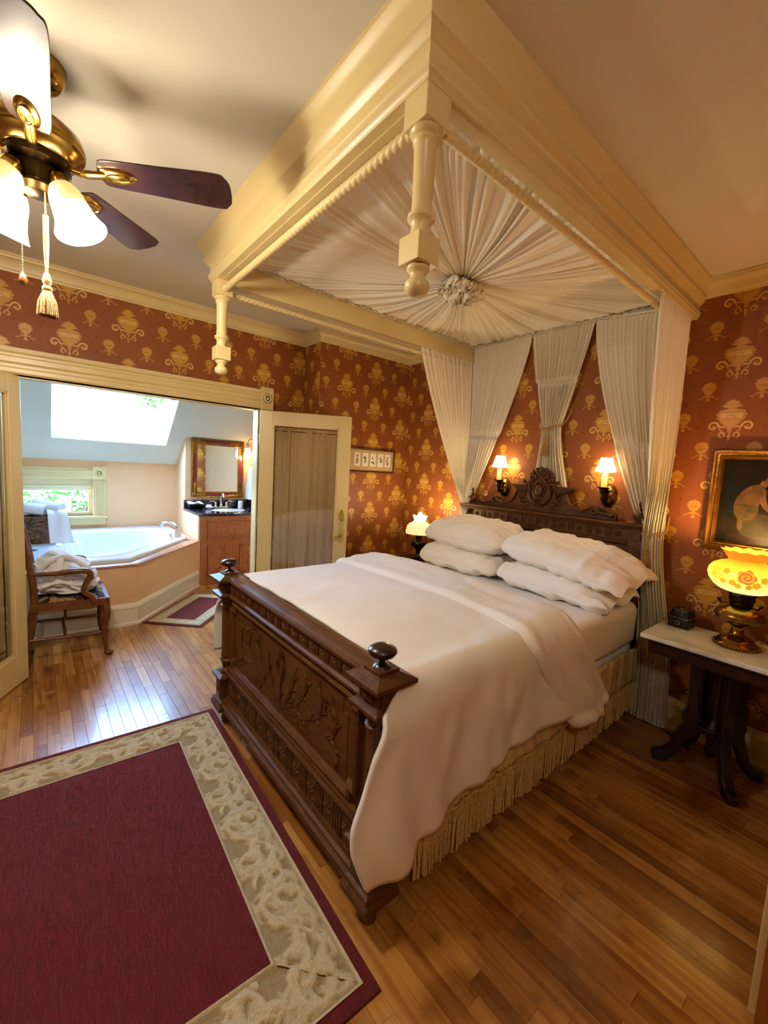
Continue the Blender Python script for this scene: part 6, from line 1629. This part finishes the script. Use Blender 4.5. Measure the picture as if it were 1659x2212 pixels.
q.tube([(xn - .01, .15, .185), (xf + .01, .15, .185)], .01, 8); obj('stretcher', q, CHAIRWOOD, ac, smooth=60)
q = MB(); q.lathe([(.008, 0), (.01, .06), (.018, .09), (.02, .11), (.012, .15), (.008, .22)], (xf + .01, .17, .187), 12); obj('spindle', q, CHAIRWOOD, ac, smooth=60)
# folded robe heaped on the seat
rb = thing('bathrobe', 'white bathrobe folded in a heap on the armchair', 'bathrobe', (-3.99, .2, .5))
q = MB()
def heap(u, v):
    a = 2 * PI * u; ph = v * PI / 2; r = math.cos(ph) ** .6; zz = math.sin(ph) ** .9
    x = -3.985 + .185 * r * math.cos(a) * (1 + .08 * nz(a * 2, v * 3, 1)); y = .165 + .20 * r * math.sin(a) * (1 + .08 * nz(a, v, 4))
    h = .255 + .07 * math.cos(a + 1.9) * r
    z = .506 + h * zz + .030 * nz(x * 9, y * 9, v * 4) + .018 * math.sin(zz * 26 + 2 * nz(x * 5, y * 5, 2)) * (.3 + r)
    return (x + .016 * math.sin(zz * 22 + 3 * a) * r, y + .012 * math.cos(zz * 19 + 2 * a) * r, max(z, .503))
q.grid(90, 40, heap, wrapu=True); q.f.append([k * 40 for k in range(90)]); q.m.append(0); obj('folded_body', q, TOWEL, rb, smooth=180)
for pts, w in (([(-3.90, .0, .63), (-3.86, .06, .735), (-3.90, .16, .765), (-3.84, .27, .70), (-3.80, .33, .60)], .032), ([(-4.06, .02, .72), (-3.97, .08, .79), (-3.90, .13, .765), (-3.82, .12, .66), (-3.80, .12, .57)], .03), ([(-3.81, .02, .57), (-3.79, .12, .60), (-3.79, .22, .57), (-3.79, .33, .56)], .024), ([(-3.80, .18, .60), (-3.785, .20, .56), (-3.785, .25, .525), (-3.79, .22, .51)], .018)):
    q = MB(); c = curve(pts, 26); q.tube(c, [w * (.85 + .15 * math.sin(k)) for k in range(27)], 10, flat=.7); obj('robe_fold', q, TOWEL, rb, smooth=180)

# ------------------------------------------------------------------ trees outside the bath window and skylight
LEAF = [mat('leaf_a', '#3f7a34', .6, col2='#6fa04a', vscale=3), mat('leaf_b', '#56904a', .6, col2='#88b060', vscale=3)]
BARK = mat('bark', '#5a4632', .9)
def tree(label, base, h, crown, rad, n_, seed, lf, mt):
    t = thing('tree', label, 'tree', base); rn_ = random.Random(seed); q = MB()
    for k in range(n_):
        while True:
            v = Vector((rn_.uniform(-1, 1), rn_.uniform(-1, 1), rn_.uniform(-1, 1)))
            if v.length < 1: break
        c = Vector(crown) + Vector((v.x * rad[0], v.y * rad[1], v.z * rad[2])); d = Vector((rn_.gauss(0, 1), rn_.gauss(0, 1), rn_.gauss(0, 1))).normalized(); e = d.orthogonal().normalized()
        a, b_ = c + d * lf, c - d * lf
        q.add([b_, c + e * lf * .5, a, c - e * lf * .5], [(0, 1, 2, 3)])
    o = obj('foliage', q, mt, t); o['kind'] = 'stuff'
    q = MB(); bx_, by_, bz_ = base; q.tube([(bx_, by_, bz_), (lerp(bx_, crown[0], .5), lerp(by_, crown[1], .5), lerp(bz_, crown[2], .5)), (crown[0], crown[1], crown[2])], [h * .03, h * .025, h * .012], 8)
    for k in range(6):
        a = rn_.uniform(0, 6.28); q.tube([(crown[0], crown[1], crown[2] - rad[2] * .5), (crown[0] + rad[0] * .6 * math.cos(a), crown[1] + rad[1] * .6 * math.sin(a), crown[2] + rad[2] * rn_.uniform(-.2, .5))], [h * .012, h * .004], 6)
    obj('trunk', q, BARK, t, smooth=60)
tree('leafy tree seen through the low bath window', (-10.2, .5, -3.5), 5, (-10.2, .6, .6), (1.3, 2.6, 1.5), 2600, 3, .09, LEAF[0])
tree('tall tree showing in the corner of the skylight', (-12.0, 2.25, -3.5), 9, (-12.0, 2.25, 3.45), (.7, .42, .72), 1300, 6, .07, LEAF[1])

# ------------------------------------------------------------------ added fill lamp, unseen behind the viewer, brightens the bed's right side
EX, EY = .70, -.35
el = thing('added_fill_lamp', 'added frosted dome fill lamp over the entry behind the viewer', 'fill lamp', (EX, EY, ZC))
q = MB(); q.lathe([(.0, ZC - .03), (.16, ZC - .03), (.17, ZC - .02), (.17, ZC - .001), (0, ZC - .001)], (EX, EY, 0), 32); obj('pan', q, BRASS, el, smooth=40)
q = MB(); q.lathe([(.15, ZC - .03), (.15, ZC - .06), (.12, ZC - .10), (.06, ZC - .125), (0, ZC - .13)], (EX, EY, 0), 32); obj('glass_dome', q, mat('fill_lamp_dome', '#fff6e8', .4, emit='#fff0dc', estr=2.0), el, smooth=60)
q = MB(); q.lathe([(.012, -.13), (.012, -.14), (.006, -.15), (0, -.152)], (EX, EY, ZC), 12); obj('finial', q, BRASS, el, smooth=60)
lamp('bulb_light', (EX, EY, ZC - .21), 18, (1, .88, .72), .08, el)
